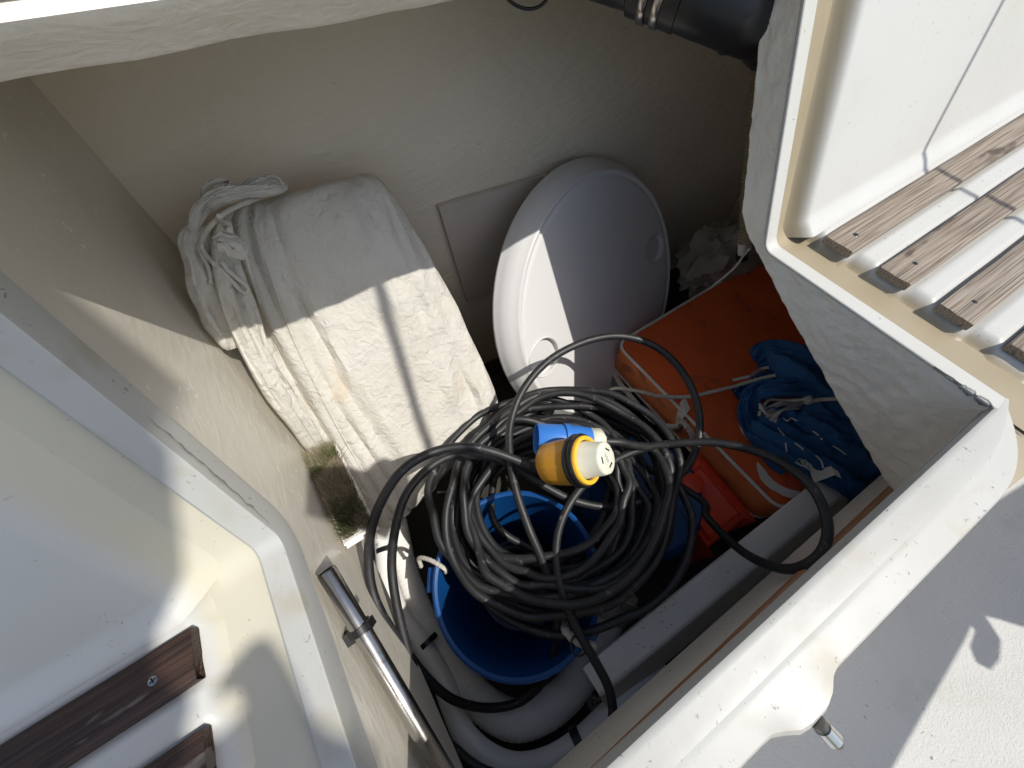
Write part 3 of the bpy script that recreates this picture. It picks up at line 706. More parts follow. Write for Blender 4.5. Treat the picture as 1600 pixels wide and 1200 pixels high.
tag(tube('looped_rope', [PK(1172, 648, -0.19), PK(1160, 650, -0.205), PK(1158, 660, -0.207), PK(1163, 675, -0.207), PK(1178, 690, -0.207), PK(1195, 697, -0.205), PK(1215, 700, -0.19)], 0.0058, 'piping', None, 8, 0.004), 'thick white rope loop sticking out beside the blue canvas', 'rope')

# ---- red box
def redbox():
    t = thing('red_container', 'red plastic container wedged between the blue drum and orange cushion', 'container')
    c = (PK(1122, 800, -0.31)); 
    A, B, C, D = PK(1092, 716, -0.285), PK(1168, 806, -0.285), PK(1108, 862, -0.285), PK(1030, 762, -0.285)
    ctr = (A + B + C + D) / 4; ax = (B - A) / 2; ay = (A - D) / 2
    box('body', ctr - V(0, 0, 0.11), ax, ay, V(0, 0, 0.11), 'red_plastic', t, bev=0.018, seg=4)
    box('lid_ridge', ctr + V(0, 0, 0.002), ax * 0.8, ay * 0.72, V(0, 0, 0.008), 'red_plastic', t, bev=0.006, seg=3)
    lathe('cap', ctr - ax * 0.55 + V(0, 0, 0.006), (0, 0, 1), [(0, 0.028), (0.02, 0.027), (0.022, 0.022), (0.022, 0)], 'red_plastic', t, 28)
    return t
redbox()

# ---- blue canvas bundle
def blue():
    t = thing('blue_canvas', 'folded blue canvas with white stitching on the orange cushion', 'canvas')
    def roll(name, pts, wid, thk, sd, up=V(0, 0, 1), fold=3, amp=0.006):
        path = cr(pts, 0.004); rows = []; n = len(path)
        for i, p in enumerate(path):
            a = path[max(0, i - 1)]; b = path[min(n - 1, i + 1)]; tt = unit(b - a); s = unit(tt.cross(up)); nn = s.cross(tt); q = i / (n - 1)
            e = math.sqrt(max(0.02, 1 - (2 * abs(q - 0.5)) ** 8)); W = (wid(q) if callable(wid) else wid) * (0.75 + 0.25 * e); r = []
            for k in range(96):
                an = 2 * math.pi * k / 96; ca, sa = math.cos(an), math.sin(an)
                x = math.copysign(abs(ca) ** 0.7, ca); y = math.copysign(abs(sa) ** 0.8, sa)
                d = amp * math.sin(x * fold * 3.0 + sd + 1.2 * math.sin(q * 4 + sd)) * (1 if sa > 0 else 0) + 0.006 * nz((x * 1.4, q * 4, sd), 1.2) + 0.011 * (0.35 - 1.8 * abs(nz((x * 2.2 + q * 2.5, q * 4 - x, sd), 1.0))) + 0.006 * (0.3 - 1.8 * abs(nz((x * 5 - q * 3, q * 9 + x * 2, sd + 4), 1.0))) + 0.004 * nz((x * 6, q * 12, sd), 1.1)
                r.append(p + s * (x * W + 0.006 * nz((q * 6, sd, k * 0.02))) + nn * (y * thk * e + d))
            rows.append(r)
        v, f = grid(rows, False, True); f.append(tuple(range(96))); f.append(tuple(range(len(v) - 96, len(v))))
        return fixn(obj(name, v, f, 'blue_cloth', t))
    a = roll('folded_cloth', [PK(1180, 655, -0.19), PK(1222, 672, -0.172), PK(1268, 692, -0.168), PK(1310, 712, -0.175), PK(1350, 735, -0.19)], lambda q: lerp(0.064, 0.098, q), 0.025, 1.0, fold=4, amp=0.010)
    b = roll('folded_cloth', [PK(1180, 565, -0.17), PK(1205, 552, -0.148), PK(1250, 570, -0.135), PK(1300, 610, -0.14), PK(1350, 660, -0.15)], lambda q: lerp(0.034, 0.067, sstep(q * 2)), 0.034, 4.0, fold=2, amp=0.008)
    c = roll('folded_cloth', [PK(1330, 650, -0.14), PK(1280, 610, -0.128), PK(1225, 605, -0.130), PK(1182, 612, -0.155), PK(1168, 640, -0.178), PK(1178, 672, -0.192), PK(1200, 705, -0.20), PK(1228, 735, -0.206)], 0.024, 0.011, 7.0, fold=2, amp=0.004)
    d = roll('folded_cloth', [PK(1250, 640, -0.155), PK(1300, 665, -0.150), PK(1345, 700, -0.160), PK(1372, 735, -0.18)], 0.053, 0.030, 9.0)
    e = roll('folded_cloth', [PK(1150, 618, -0.205), PK(1175, 606, -0.195), PK(1205, 590, -0.175), PK(1235, 580, -0.165)], 0.025, 0.014, 12.0)
    tr = bvh(a, b, c, d, e)
    H = lambda x, y, o=0.001: hit(tr, 1140 + x / 5, 520 + y / 5, o) or PK(1140 + x / 5, 520 + y / 5, -0.17)
    for s in (((380, 740), (400, 770), (425, 800)), ((415, 665), (450, 690), (480, 665), (525, 688)), ((650, 768), (690, 800), (722, 835)), ((508, 860), (545, 885), (576, 912)), ((808, 880), (860, 912), (908, 950)), ((675, 958), (715, 1000), (730, 1055)), ((440, 860), (442, 900), (446, 930))):
        tube('stitch', [H(*p) for p in s], 0.0017, 'piping', t, 6, 0.002)
    for k in range(7):
        cx, cy = 540 + k * 18, 1000 + k * 12; tube('thread_tangle', [H(cx - 22, cy + 10, 0.003), H(cx, cy - 22, 0.004), H(cx + 24, cy, 0.003), H(cx, cy + 20, 0.003), H(cx - 16, cy + 2, 0.003)], 0.0012, 'piping', t, 5, 0.002)
    # label strip at the near corner
    L0 = [H(640, 1120, 0.003), H(720, 1090, 0.004), H(800, 1060, 0.004), H(850, 1090, 0.003)]
    rows = [[p + V(0.009, 0.013, 0.001) for p in L0], [p + V(-0.006, -0.012, 0.0) for p in L0]]
    gobj('edge_binding', rows, 'strap', t)
    rows = [[H(20, 360, .004), H(150, 330, .004), H(240, 260, .004), H(310, 250, .004)], [H(30, 380, .003), H(160, 350, .003), H(250, 290, .003), H(320, 275, .003)]]
    gobj('edge_binding', rows, 'strap', t)
    return t, tr
bc, btr = blue()
H = lambda x, y, o=0.005: hit(btr, 1140 + x / 5, 520 + y / 5, o) or PK(1140 + x / 5, 520 + y / 5, -0.16)
fr = thing('frayed_rope', 'frayed end of white rope knotted over the blue canvas', 'rope')
tube('rope_run', [H(900, 515, .004), H(830, 512, .005), H(720, 508, .006), (H(640, 510, .007)), H(600, 505, .009)], lambda u: 0.0052 * (1 + 0.12 * math.sin(u * 120)), 'rope', fr, 8, 0.0015)
lathe('knot', H(605, 510, 0.006), cR + cU * 0.3, [(-0.011, 0.001), (-0.008, 0.009), (0, 0.012), (0.008, 0.010), (0.012, 0.001)], 'rope', fr, 16, lambda f, h: 1 + 0.12 * math.sin(f * 19 + h * 400))
for k in range(4):
    y = k * 14; tube('strand', [H(585, 500 + y, .006), H(500, 500 + y * 1.6, .010), H(400, 525 + y * 1.2, .009), H(300, 560 + y * 2.2 - (30 if k == 0 else 0), .006), H(235, 645 - k * 30, .004)], 0.0036, 'rope', fr, 6, 0.003)
ls = []
for k in range(36):
    q = k / 35; ls.append([H(560 - 8 * (k % 5), 560 + 2 * k % 40, .007), H(470 - q * 60 + random.uniform(-10, 10), 590 + q * 30, .008), H(280 + q * 80 + random.uniform(-15, 15), 640 + q * 55 + random.uniform(-12, 12), .004)])
tubes('frayed_fibres', ls, 0.0016, 'rope', fr, 4, 0.01, kind='stuff')

# ---- rag and pipe in the dark corner
rows = []
c = V(1.17, 0.53, -0.50)
for i in range(30):
    th = math.pi * i / 29; r = []
    for k in range(44):
        a = 2 * math.pi * k / 44; d = V(math.sin(th) * math.cos(a), math.sin(th) * math.sin(a), math.cos(th))
        w = 1 + 0.35 * nz(d, 1.8, 4) + 0.25 * nz(d, 4.5, 6) + 0.12 * nz(d, 9, 8); r.append(c + V(d.x * 0.16, d.y * 0.10, d.z * 0.12) * w)
    rows.append(r)
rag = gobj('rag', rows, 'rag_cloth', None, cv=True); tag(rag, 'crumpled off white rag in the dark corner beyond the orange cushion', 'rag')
cp = thing('corner_pipe', 'white pipe with black joint behind the hatch edge in the dark corner', 'pipe')
c0, c1 = PD(1163, 362, 1.06), PD(1160, 397, 1.12)
tube('pipe', [c0 + V(0, 0.01, 0.2), c0, c1], 0.013, 'hose_white', cp, 16, raw=True)
lathe('joint', c1, c1 - c0, [(-0.004, 0.016), (0.016, 0.016), (0.018, 0.012)], 'black_plastic', cp, 24)
tag(tube('thin_cord', [PD(1172, 388, 1.04), PD(1160, 402, 1.08), PD(1146, 420, 1.12), PD(1110, 450, 1.2)], 0.003, 'piping', None, 6, 0.004), 'thin pale cord running down beside the crumpled rag', 'cord')

# ---- ribbed beige hose
rp = cr([PD(1200, 40, 0.80), PD(1190, 110, 0.84), PD(1180, 210, 0.90), PD(1172, 300, 0.95), PD(1168, 380, 1.0)], 0.0012)
v, f = tube_geo(rp, lambda u: 0.020 * (1 + 0.06 * math.sin(u * 2 * math.pi * 58)), 20)
tag(fixn(obj('ribbed_hose', v, f, 'ribbed_hose')), 'beige ribbed hose hanging behind the right edge of the opening', 'hose')

# ---- black exhaust hose with clamps
def bhose():
    t = thing('black_hose', 'thick black rubber hose elbow with steel clamps at the top edge', 'hose')
    tube('hose', [PD(760, -130, 0.60), PD(850, -82, 0.58), PD(930, -54, 0.565), PD(1005, -32, 0.555), PD(1035, -25, 0.55)], 0.036, 'hose_black', t, 36, 0.006)
    c = [PD(990, -38, 0.556), PD(1030, -26, 0.551), PD(1062, -16, 0.547), PD(1085, -9, 0.545)]
    ax = unit(c[3] - c[0])
    lathe('collar', c[0] + ax * 0.003, ax, [(0, 0.037), (0.003, 0.0425), (0.05, 0.044), (0.075, 0.046), (0.078, 0.040)], 'hose_black', t, 48)
    tube('elbow', [PD(1072, -14, 0.545), PD(1100, -6, 0.543), PD(1128, 2, 0.545), PD(1156, 14, 0.552), PD(1180, 28, 0.57), PD(1196, 42, 0.60), PD(1206, 60, 0.65)], lambda u: 0.044 + 0.004 * math.sin(min(1, u * 1.6) * math.pi), 'hose_black', t, 48, 0.005)
    lathe('elbow_flange', PD(1174, 24, 0.565), cR + cD * 0.5 + cF * 0.6, [(-0.006, 0.046), (-0.005, 0.052), (0.005, 0.052), (0.006, 0.046)], 'hose_black', t, 48)
    for k, (hh, ) in enumerate(((0.030,), (0.050,))):
        cl = lathe('hose_clamp', c[0] + ax * hh, ax, [(-0.0055, 0.0440), (-0.0055, 0.0462), (-0.0045, 0.0468), (0.0045, 0.0468), (0.0055, 0.0462), (0.0055, 0.0440)], 'steel', t, 48)
        if k == 0:
            # screw housing with slots, on the side facing the camera
            up = cU * -0.10 + cB; n = unit(up - ax * up.dot(ax)); p = c[0] + ax * hh + n * 0.0485; s = ax.cross(n)
            box('clamp_screw', p, ax * 0.006, s * 0.016, n * 0.003, 'steel', cl, bev=0.001)
            for j in range(7): box('clamp_slot', p + s * (-0.013 + j * 0.0043) + n * 0.0032, ax * 0.0042 + s * 0.001, s * 0.0008, n * 0.0003, 'black_plastic', cl, bev=0)
    return t
bhose()
tag(tube('loose_wire', [PY(770, -30, 0.60), PY(795, 0, 0.60), PY(815, 12, 0.60), PY(835, 13, 0.60), PY(852, 2, 0.60), PY(870, -30, 0.60)], 0.0022, 'black_plastic', None, 8, 0.004), 'thin black wire drooping from under the coaming', 'wire')

# ---- white hoses at the left, zip ties
def tie(parent, c, axis, r, w=0.0055, head=None):
    a, n, b = frame_of(axis)
    zt = lathe('zip_tie', Vector(c), a, [(-w, r), (-w, r + 0.003), (w, r + 0.003), (w, r)], 'black_plastic', parent, 32)
    hd = unit((head or cB) - a * (head or cB).dot(a))
    box('tie_head', Vector(c) + hd * (r + 0.003), a * 0.005, a.cross(hd) * 0.006, hd * 0.004, 'black_plastic', zt, bev=0.001)
    return zt
hzA = [(585, 790, -.335), (597, 830, -.335), (601, 862, -.335), (607, 915, -.335), (627, 965, -.34), (660, 1010, -.345), (690, 1060, -.35), (705, 1100, -.35), (725, 1145, -.35), (760, 1180, -.35), (805, 1198, -.35), (855, 1190, -.345), (905, 1160, -.34), (950, 1118, -.335), (990, 1080, -.345), (1030, 1040, -.37)]
pA = [PK(*p, 1.27) for p in hzA]
hA = thing('drain_hose', 'white printed hose along the left wall curving under the cables', 'hose')
hoseA = tube('hose', pA, 0.0235, 'hose_white', hA, 24, 0.006)
pB = [PK(*p, 1.30) for p in ((610, 770, -.36), (622, 830, -.355), (632, 880, -.35), (648, 930, -.35), (668, 975, -.355), (692, 1020, -.36), (722, 1065, -.365), (762, 1105, -.37), (805, 1125, -.372), (850, 1112, -.37), (890, 1078, -.36), (918, 1035, -.345), (938, 990, -.335), (956, 950, -.32))]
hB = thing('bilge_hose', 'thick pale grey hose bending round the front of the bucket', 'hose')
tube('hose', pB, lambda u: lerp(0.028, 0.0385, sstep((u - 0.35) / 0.25)) * (1 + 0.011 * math.sin(u * 2 * math.pi * 85)), 'hose_white', hB, 32, 0.0025)
hd = unit(pB[-1] - pB[-2])
lathe('hose_end', pB[-1] - hd * 0.02, hd, [(0, 0.0425), (0.06, 0.045), (0.068, 0.042)], 'grey_pvc', hB, 32)
tie_c = lathe('hose_clamp', pB[-1] + hd * 0.030, hd, [(-0.010, 0.045), (-0.010, 0.0480), (0.010, 0.0480), (0.010, 0.045)], 'steel', hB, 40)
n = unit(cB - hd * cB.dot(hd)); box('clamp_screw', pB[-1] + hd * 0.030 + n * 0.052 + hd.cross(n) * 0.011, hd * 0.010, hd.cross(n) * 0.018, n * 0.006, 'steel', tie_c, bev=0.0012)
tie(hA, pA[2] + V(0.006, 0, 0), pA[3] - pA[1], 0.0245, head=V(0.8, 0.2, 0.9))
tie(hA, PK(667, 1005, -.347, 1.27), pA[6] - pA[4], 0.0245, head=V(0.9, 0.3, 0.8))
tie(hA, PK(905, 1158, -.340, 1.27), pA[13] - pA[11], 0.0245, w=0.009, head=cB)
# print on the hose
def hose_text(s, path, start, r, size, roll):
    cu = bpy.data.curves.new('hose_print', 'FONT'); cu.body = s; cu.size = size; cu.align_x = 'LEFT'
    to = bpy.data.objects.new('tmp_text', cu); col.objects.link(to)
    bpy.context.view_layer.update(); me = bpy.data.meshes.new_from_object(to); bpy.data.objects.remove(to)
    pt = cr(path, 0.002); F = frames(pt); L = [0]
    for a, b in zip(pt, pt[1:]): L.append(L[-1] + (b - a).length)
    for v in me.vertices:
        s_ = start + v.co.x; k = 0
        while k < len(L) - 2 and L[k + 1] < s_: k += 1
        t, n, b = F[k]; q = pt[k].lerp(pt[k + 1], max(0, min(1, (s_ - L[k]) / max(1e-6, L[k + 1] - L[k]))))
        base = cB - t * cB.dot(t); base.normalize(); sd = t.cross(base); ang = roll - (v.co.y - size * 0.35) / r
        v.co = q + (base * math.cos(ang) + sd * math.sin(ang)) * (r + 0.0004)
    me.materials.clear(); me.materials.append(MATS['ink']); o = bpy.data.objects.new('hose_print', me); col.objects.link(o); o.parent = hA
hose_text('VOX - SUN', pA, 0.070, 0.0235, 0.011, 0.35)
hose_text('VINAREL - MADE IN', pA, 0.172, 0.0235, 0.011, 0.35)

# ---- steel tube clipped to the wall
def pipe():
    t = thing('steel_tube', 'stainless steel tube clipped along the left wall of the locker', 'tube')
    a, b = V(-0.200, 0.187, -0.068), V(-0.199, -0.105, -0.216); ax = unit(b - a); Lx = (b - a).length
    lathe('tube', a, ax, [(0.02, 0.0105), (0.0, 0.0108), (-0.0005, 0.0115), (0.0005, 0.0125), (Lx, 0.0125), (Lx, 0.0)], 'steel', t, 32)
    c = a + ax * 0.088
    tie(t, c, ax, 0.0127, 0.005, head=V(1, 0, 0.4))
    box('clip', c + V(-0.016, -0.002, -0.004), V(0.014, 0, 0), ax * 0.006, ax.cross(V(1, 0, 0)) * 0.007, 'black_plastic', t, bev=0.002)
    return t
pipe()

# ---- scrubbing brush
def brush():
    t = thing('scrubbing_brush', 'scrubbing brush with mossy green bristles against the left wall', 'brush')
    a, b = PX(497, 700, -0.190), PX(556, 826, -0.182)
    ax = unit(b - a); Ld = (b - a).length; nn = unit(cB * 0.9 + V(0.35, -0.25, 0)); nn = unit(nn - ax * nn.dot(ax)); s = ax.cross(nn)
    mid = (a + b) / 2
    box('brush_back', mid - nn * 0.030, ax * (Ld / 2 + 0.004), s * 0.0255, nn * 0.008, 'hose_white', t, bev=0.004)
    vs = []; fs = []
    rnd = random.Random(3)
    for i in range(5200):
        u = rnd.uniform(-1, 1); w = rnd.uniform(-1, 1); base = mid - nn * 0.022 + ax * (u * Ld / 2) + s * (w * 0.0245)
        lean = ax * (rnd.gauss(0, 0.004) + 0.007 * u) + s * (rnd.gauss(0, 0.003) + 0.005 * w); tip = base + nn * (0.026 + rnd.gauss(0, 0.0022)) + lean
        if rnd.random() < 0.015: tip += s * rnd.uniform(0.01, 0.02) * (1 if s.x > 0 else -1) + ax * rnd.uniform(-.01, .01)
        d = unit(V(rnd.gauss(0, 1), rnd.gauss(0, 1), rnd.gauss(0, 1))); wd = 0.00055; k = len(vs)
        vs += [base - d * wd, base + d * wd, tip + d * wd * 0.6, tip - d * wd * 0.6]; fs.append((k, k + 1, k + 2, k + 3))
    obj('bristles', vs, fs, 'bristle', t, False, 'stuff')
    return t
brush()

# ---- latch on the front lip
lt = thing('hatch_latch', 'small chrome latch stud under the white seat edge', 'latch')
la = PZ(1296, 1148, -0.030); lb = PZ(1318, 1172, -0.040); ax = unit(lb - la)
lathe('stud', la - ax * 0.02, ax, [(0, 0.0075), (0.028, 0.0075), (0.032, 0.0065), (0.0345, 0.004), (0.035, 0)], 'steel_dull', lt, 28)
lathe('stud_collar', la - ax * 0.012, ax, [(0, 0.0085), (0.018, 0.0088), (0.019, 0.0076)], 'chrome', lt, 28)

# ---- shore power cable with its connectors
def cable():
    t = thing('shore_power_cable', 'coiled black shore power cable with yellow and blue plugs', 'cable')
    free = [(845, 733, -.045), (815, 722, -.045), (770, 706, -.045), (729, 698, -.05), (684, 704, -.06), (639, 726, -.08), (609, 760, -.11), (585, 810, -.15), (576, 860, -.19), (580, 915, -.215), (597, 960, -.23), (631, 1012, -.26), (669, 1061, -.275), (710, 1094, -.28), (762, 1106, -.28), (811, 1097, -.265), (845, 1068, -.235), (864, 1025, -.195), (870, 975, -.15), (862, 919, -.125), (845, 870, -.10), (826, 825, -.08), (807, 769, -.06), (797, 715, -.04), (798, 660, -.02), (820, 605, 0.0), (862, 560, .01), (920, 532, .01), (975, 526, 0.0), (1030, 545, -.01), (1072, 590, -.02), (1092, 645, -.035), (1088, 700, -.05), (1060, 745, -.065), (1010, 779, -.075), (954, 792, -.08), (897, 782, -.082), (845, 756, -.085), (795, 725, -.09), (745, 711, -.10), (700, 714, -.115), (660, 740, -.14), (632, 778, -.17), (617, 830, -.205), (612, 880, -.235), (617, 930, -.255), (630, 990, -.275), (646, 1045, -.285), (664, 1092, -.28), (684, 1140, -.265), (712, 1172, -.25), (760, 1206, -.225), (840, 1222, -.2), (908, 1203, -.18), (942, 1170, -.165), (957, 1125, -.15), (952, 1078, -.14), (931, 1035, -.13), (901, 982, -.12), (880, 930, -.11), (869, 878, -.105), (873, 828, -.105), (892, 784, -.105), (922, 748, -.10), (963, 718, -.095), (1012, 699, -.095), (1066, 692, -.095), (1122, 692, -.105), (1187, 707, -.125), (1236, 733, -.14), (1272, 766, -.15), (1292, 812, -.158), (1288, 855, -.163), (1262, 881, -.168), (1225, 889, -.175), (1180, 874, -.182), (1142, 847, -.188), (1105, 808, -.195), (1080, 770, -.20)]
    lam = []
    for i, (x, y, z) in enumerate(free):
        k = lerp(1.09, 1.42, sstep((x - 630) / 150))
        if 24 <= i <= 36: k = 1.56
        if x > 1110: k = lerp(1.30, 1.06, sstep((x - 1150) / 120))
        lam.append(k)
    for _ in range(3): lam = [lam[0]] + [(lam[i - 1] + lam[i] + lam[i + 1]) / 3 for i in range(1, len(lam) - 1)] + [lam[-1]]
    pts = [PK(x, y, z, k) for (x, y, z), k in zip(free, lam)]
    # coil
    rnd = random.Random(21); cc = V(0.168, 0.172, 0); turns = 22
    start = pts[-1]; a0 = math.atan2(start.y - cc.y, start.x - cc.x)
    par = [(rnd.uniform(-.034, .034), rnd.uniform(-.034, .034), rnd.uniform(0.130, 0.250), rnd.uniform(-.014, .014), rnd.uniform(0, 6.28)) for _ in range(turns + 2)]
    zz = [-0.480 + 0.0066 * k for k in range(turns + 2)]
    n = 26
    for i in range(5, turns * n):
        k = i // n; fr = (i % n) / n; e = sstep(fr); A = par[k]; B = par[k + 1]
        cx, cy, r, tl, ph = [lerp(A[j], B[j], e) for j in range(5)]
        if k % 4 == 1: cx -= 0.02 * math.sin(math.pi * fr); cy -= 0.055 * math.sin(math.pi * fr)
        a = a0 + 2 * math.pi * i / n
        r += 0.022 * nz((math.cos(a) * 1.3, math.sin(a) * 1.3, k * 1.7 + fr), 1.0) + 0.010 * nz((math.cos(a) * 3, math.sin(a) * 3, k * 2.3 + fr))
        low = 0.03 * max(0, math.sin(a + 2.2)) * (1 if k % 3 == 0 else 0.3)
        zt = 0.014 * nz((math.cos(a) * 2, math.sin(a) * 2, k * 3.1 + fr)) + lerp(zz[k], zz[k + 1], fr) + 0.025 * math.sin(a + A[4]) * 0.5 + tl - 0.03 * max(0, -math.cos(a - 0.9)) * (1 - k / turns)
        pts.append(V(cc.x + cx + (r + low) * math.cos(a) * 1.02, cc.y + cy + (r + low) * 0.96 * math.sin(a), zt))
    # end of the coil to the blue plug
    cu = bpy.data.objects
    bl = PD(945, 690, 0.82); be = PD(838, 686, 0.80)
    bax = unit(be - bl)
    pts += [bl - bax * 0.12 + V(0, 0, -0.04), bl - bax * 0.07 + V(0, 0, -0.016), bl - bax * 0.03, bl]
    tube('cable', pts, 0.0086, 'rubber', t, 14, 0.008)
    # yellow connector
    yax = unit(cB * 0.66 + cR * 0.72 + cU * 0.20)
    ring = PD(913, 719, 0.71); o = ring - yax * 0.0852
    yb = lathe('yellow_connector', o, yax, [(-0.00284, 0.), (-0.00284, 0.02556), (0., 0.03479), (0.00568, 0.03905), (0.0284, 0.04118), (0.0639, 0.0426), (0.07384, 0.0426)], 'plug_yellow', t, 80, lambda f, h: 1 + 0.022 * (math.cos(f * 2 * math.pi * 10) > 0.75))
    lathe('seal_ring', o, yax, [(0.06816, 0.0426), (0.06958, 0.04757), (0.07384, 0.04856), (0.07739, 0.04757), (0.0781, 0.04473), (0.0798, 0.04757), (0.08378, 0.04828), (0.08804, 0.04686), (0.08875, 0.0426)], 'black_plastic', yb, 48)
    lathe('locking_ring', o, yax, [(0.08236, 0.04331), (0.09088, 0.04402), (0.09372, 0.0426), (0.09372, 0.03621), (0.08662, 0.03479), (0.0852, 0.0284)], 'ring_yellow', yb, 48, None, False)
    nose = lathe('nose', o, yax, [(0.071, 0.03337), (0.09372, 0.03294), (0.09514, 0.03152), (0.12638, 0.02911), (0.12993, 0.02769), (0.13064, 0.02627), (0.13064, 0.)], 'plug_white', yb, 48, lambda f, h: 1 - 0.035 * (abs(math.sin(f * math.pi * 3)) < 0.25))
    a_, n_, b_ = frame_of(yax); tip = o + yax * 0.1309
    for k in range(3):
        an = 0.6 + k * 2.094; c = tip + (n_ * math.cos(an) + b_ * math.sin(an)) * 0.0156; tan = -n_ * math.sin(an) + b_ * math.cos(an); rd = n_ * math.cos(an) + b_ * math.sin(an)
        box('slot', c, tan * 0.006, rd * 0.0013, yax * 0.0006, 'black_plastic', nose, bev=0)
    lathe('raised_ring', o, yax, [(0.13036, 0.01136), (0.13206, 0.01079), (0.13206, 0.00937), (0.13036, 0.0088)], 'plug_white', nose, 32, None, False)
    for (x, y, w, h) in ((-0.0043, 0.003, .0009, .0031), (0, 0, .0009, .0034), (0.0043, -0.003, .0009, .0031)):
        box('marking', tip + n_ * x + b_ * y + yax * 0.0004, n_ * w + b_ * 0.0006, b_ * h, yax * 0.0003, 'grey_pvc', nose, bev=0)
    lathe('boot', o, -yax, [(0, 0.01704), (0.01988, 0.01491), (0.0284, 0.01278), (0.03408, 0.01136)], 'black_plastic', yb, 20)
    tube('boot_tail', [o - yax * 0.026, o - yax * 0.043, pts[0].lerp(o - yax * 0.043, 0.4), pts[0], pts[1]], 0.0116, 'rubber', yb, 12, 0.004)
    # blue connector
    Lb = (be - bl).length
    bb = lathe('blue_connector', be, -bax, [(0.0426, 0.), (0.0426, 0.02485), (0.00568, 0.02627), (0., 0.02769), (-0.00085, 0.0301), (0.00142, 0.03195), (0.05112, 0.03152), (0.05183, 0.0301), (0.05538, 0.0301), (0.05609, 0.03408), (0.06532, 0.03408), (0.06674, 0.03209), (0.10792, 0.0284), (0.11218, 0.02698), (0.11218, 0.)], 'plug_blue', t, 48)
    lathe('cable_gland', be, -bax, [(0.11076, 0.02556), (0.1136, 0.02769), (0.13348, 0.02698), (0.14058, 0.0213), (0.14342, 0.0142)], 'plug_white', bb, 6)
    return t
cable()

# small litter
lit = thing('hose_fitting', 'grey bolt fitting on the dark floor by the beam end', 'fitting')
c = PK(926, 1100, -0.41)
lathe('nut', c, (0.3, 0.2, 1), [(0, 0.017), (0.02, 0.017), (0.021, 0.014)], 'grey_pvc', lit, 6); lathe('bolt', c, (0.3, 0.2, 1), [(0.01, 0.008), (0.036, 0.008), (0.037, 0.006)], 'steel', lit, 16)
wr = thing('wire_ring', 'small dark wire split ring on the bucket rope handle', 'ring')
tube('ring', [PK(905 + 13 * math.cos(a), 1008 + 17 * math.sin(a), -0.14) for a in [i * 0.5236 for i in range(14)]], 0.0018, 'black_plastic', wr, 6, 0.003)

# ================================================================== unseen shadow casters: added shapes cut to fit the shade, and a guard wire
def shade(name, pts, dist, m='canvas', thick=0.02):
    """added shadow slab at `dist` metres up-sun of the given surface points"""
    v = [p + SUN * dist for p in pts]; n = len(v); v += [p + SUN * thick for p in v]
    bm = bmesh.new(); bv = [bm.verts.new(p) for p in v]
    f = bm.faces.new(bv[:n]); g = bm.faces.new(list(reversed(bv[n:])))
    for i in range(n): bm.faces.new((bv[i], bv[(i + 1) % n], bv[n + (i + 1) % n], bv[n + i]))
    bmesh.ops.triangulate(bm, faces=[f, g]); bmesh.ops.recalc_face_normals(bm, faces=bm.faces)
    me = bpy.data.meshes.new(name); bm.to_mesh(me); bm.free(); me.materials.append(MATS[m]); o = bpy.data.objects.new(name, me); col.objects.link(o); o['kind'] = 'structure'; return o
W_ = lambda x, y: PX(x, y, -0.222); S_ = lambda x, y: PZ(x, y, 0.004)
def B_(x, y):
    nn = V(0, bnrm[0], bnrm[1]); a = V(0, S0, 0); d = ray(x, y); return CAM + d * ((a - CAM).dot(nn) / d.dot(nn))
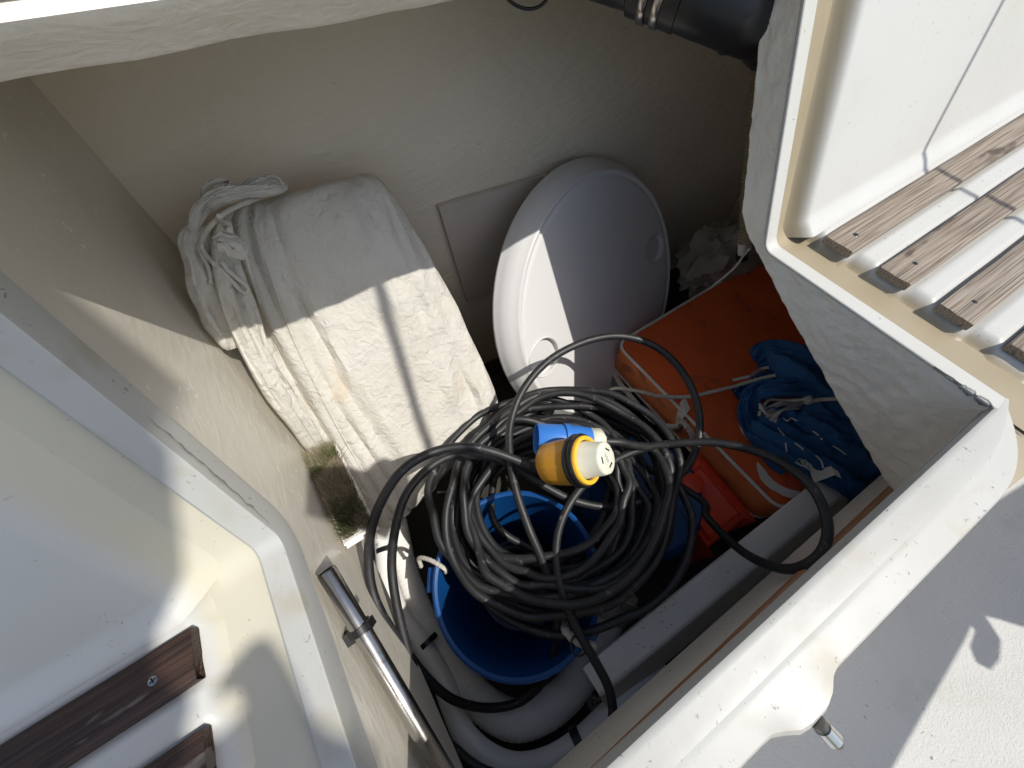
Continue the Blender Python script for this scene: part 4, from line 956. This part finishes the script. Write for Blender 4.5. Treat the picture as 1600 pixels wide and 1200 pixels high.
shade('shadow_sheet', [W_(60, 440), W_(120, 480), W_(169, 524), W_(225, 562), W_(275, 592), W_(290, 606), W_(262, 618), W_(240, 650), B_(268, 700), B_(272, 790), S_(300, 840), S_(296, 890), S_(276, 930), S_(248, 985), S_(240, 1040), S_(300, 1085), S_(298, 1110), S_(288, 1140), S_(300, 1165), S_(250, 1260), S_(-700, 1260), S_(-900, 600), B_(-500, 300), B_(-100, 250)], 2.2)  # unseen sheets, added only to shade the left seat and wall
shade('shadow_sheet', [S_(336, 1072), S_(360, 1045), S_(392, 1008), S_(420, 1002), S_(448, 1040), S_(465, 1072), S_(487, 1120), S_(520, 1150), S_(556, 1158), S_(640, 1300), S_(330, 1500), S_(250, 1270), S_(305, 1170), S_(345, 1150), S_(378, 1125), S_(370, 1098), S_(338, 1095)], 2.2)
G_ = lambda x, y: PZ(x, y, -0.38)
shade('sole_shadow_board', [G_(1395, 1200), G_(1440, 1120), G_(1480, 1050), G_(1508, 1000), G_(1518, 978), G_(1523, 985), G_(1515, 1010), G_(1525, 1035), G_(1548, 1047), G_(1562, 1030), G_(1564, 1000), G_(1540, 963), G_(1562, 968), G_(1580, 974), G_(1600, 980), G_(1900, 900), G_(2200, 560), G_(1640, 730), G_(1450, 850), G_(1180, 1090), G_(1000, 1260), G_(1000, 1500), G_(1250, 1420)], 0.75, 'gelcoat', 0.03)  # unseen board, added and cut to shape the shade on the sole
bagb = bvh(*[o for o in bpy.data.objects if o.parent and o.parent.name == 'sail_bag' and o.name.startswith('body')])
Q_ = lambda x, y: hit(bagb, x, y) or PZ(x, y, -0.35)
shade('phone_shadow_plate', [W_(481, 733), W_(477, 805), W_(497, 803), W_(520, 797), W_(556, 800), Q_(600, 840), Q_(645, 860), Q_(650, 790), Q_(638, 740), Q_(620, 720), Q_(600, 715), Q_(584, 722), Q_(572, 735), W_(530, 735)], 1.5, 'black_plastic', 0.02)  # unseen plate, added to throw the hand and phone shadow by the brush
a, b = Q_(600, 470), Q_(676, 715)
a, b = a + SUN * 1.9, b + SUN * 2.1
tube('shadow_rope', [a + (a - b) * 0.25, b + (b - a) * 0.35], 0.011, 'rope', None, 10, raw=True, kind='structure')  # unseen rope, added to cast the soft streak down the bag
a, b = V(1.168, 0.306, 0.21) + SUN * 0.9, V(1.05, 0.016, 0.004) + SUN * 0.95
tube('guard_wire', [a + (a - b) * 3, b + (b - a) * 3], 0.006, 'steel', None, 10, raw=True, kind='structure')
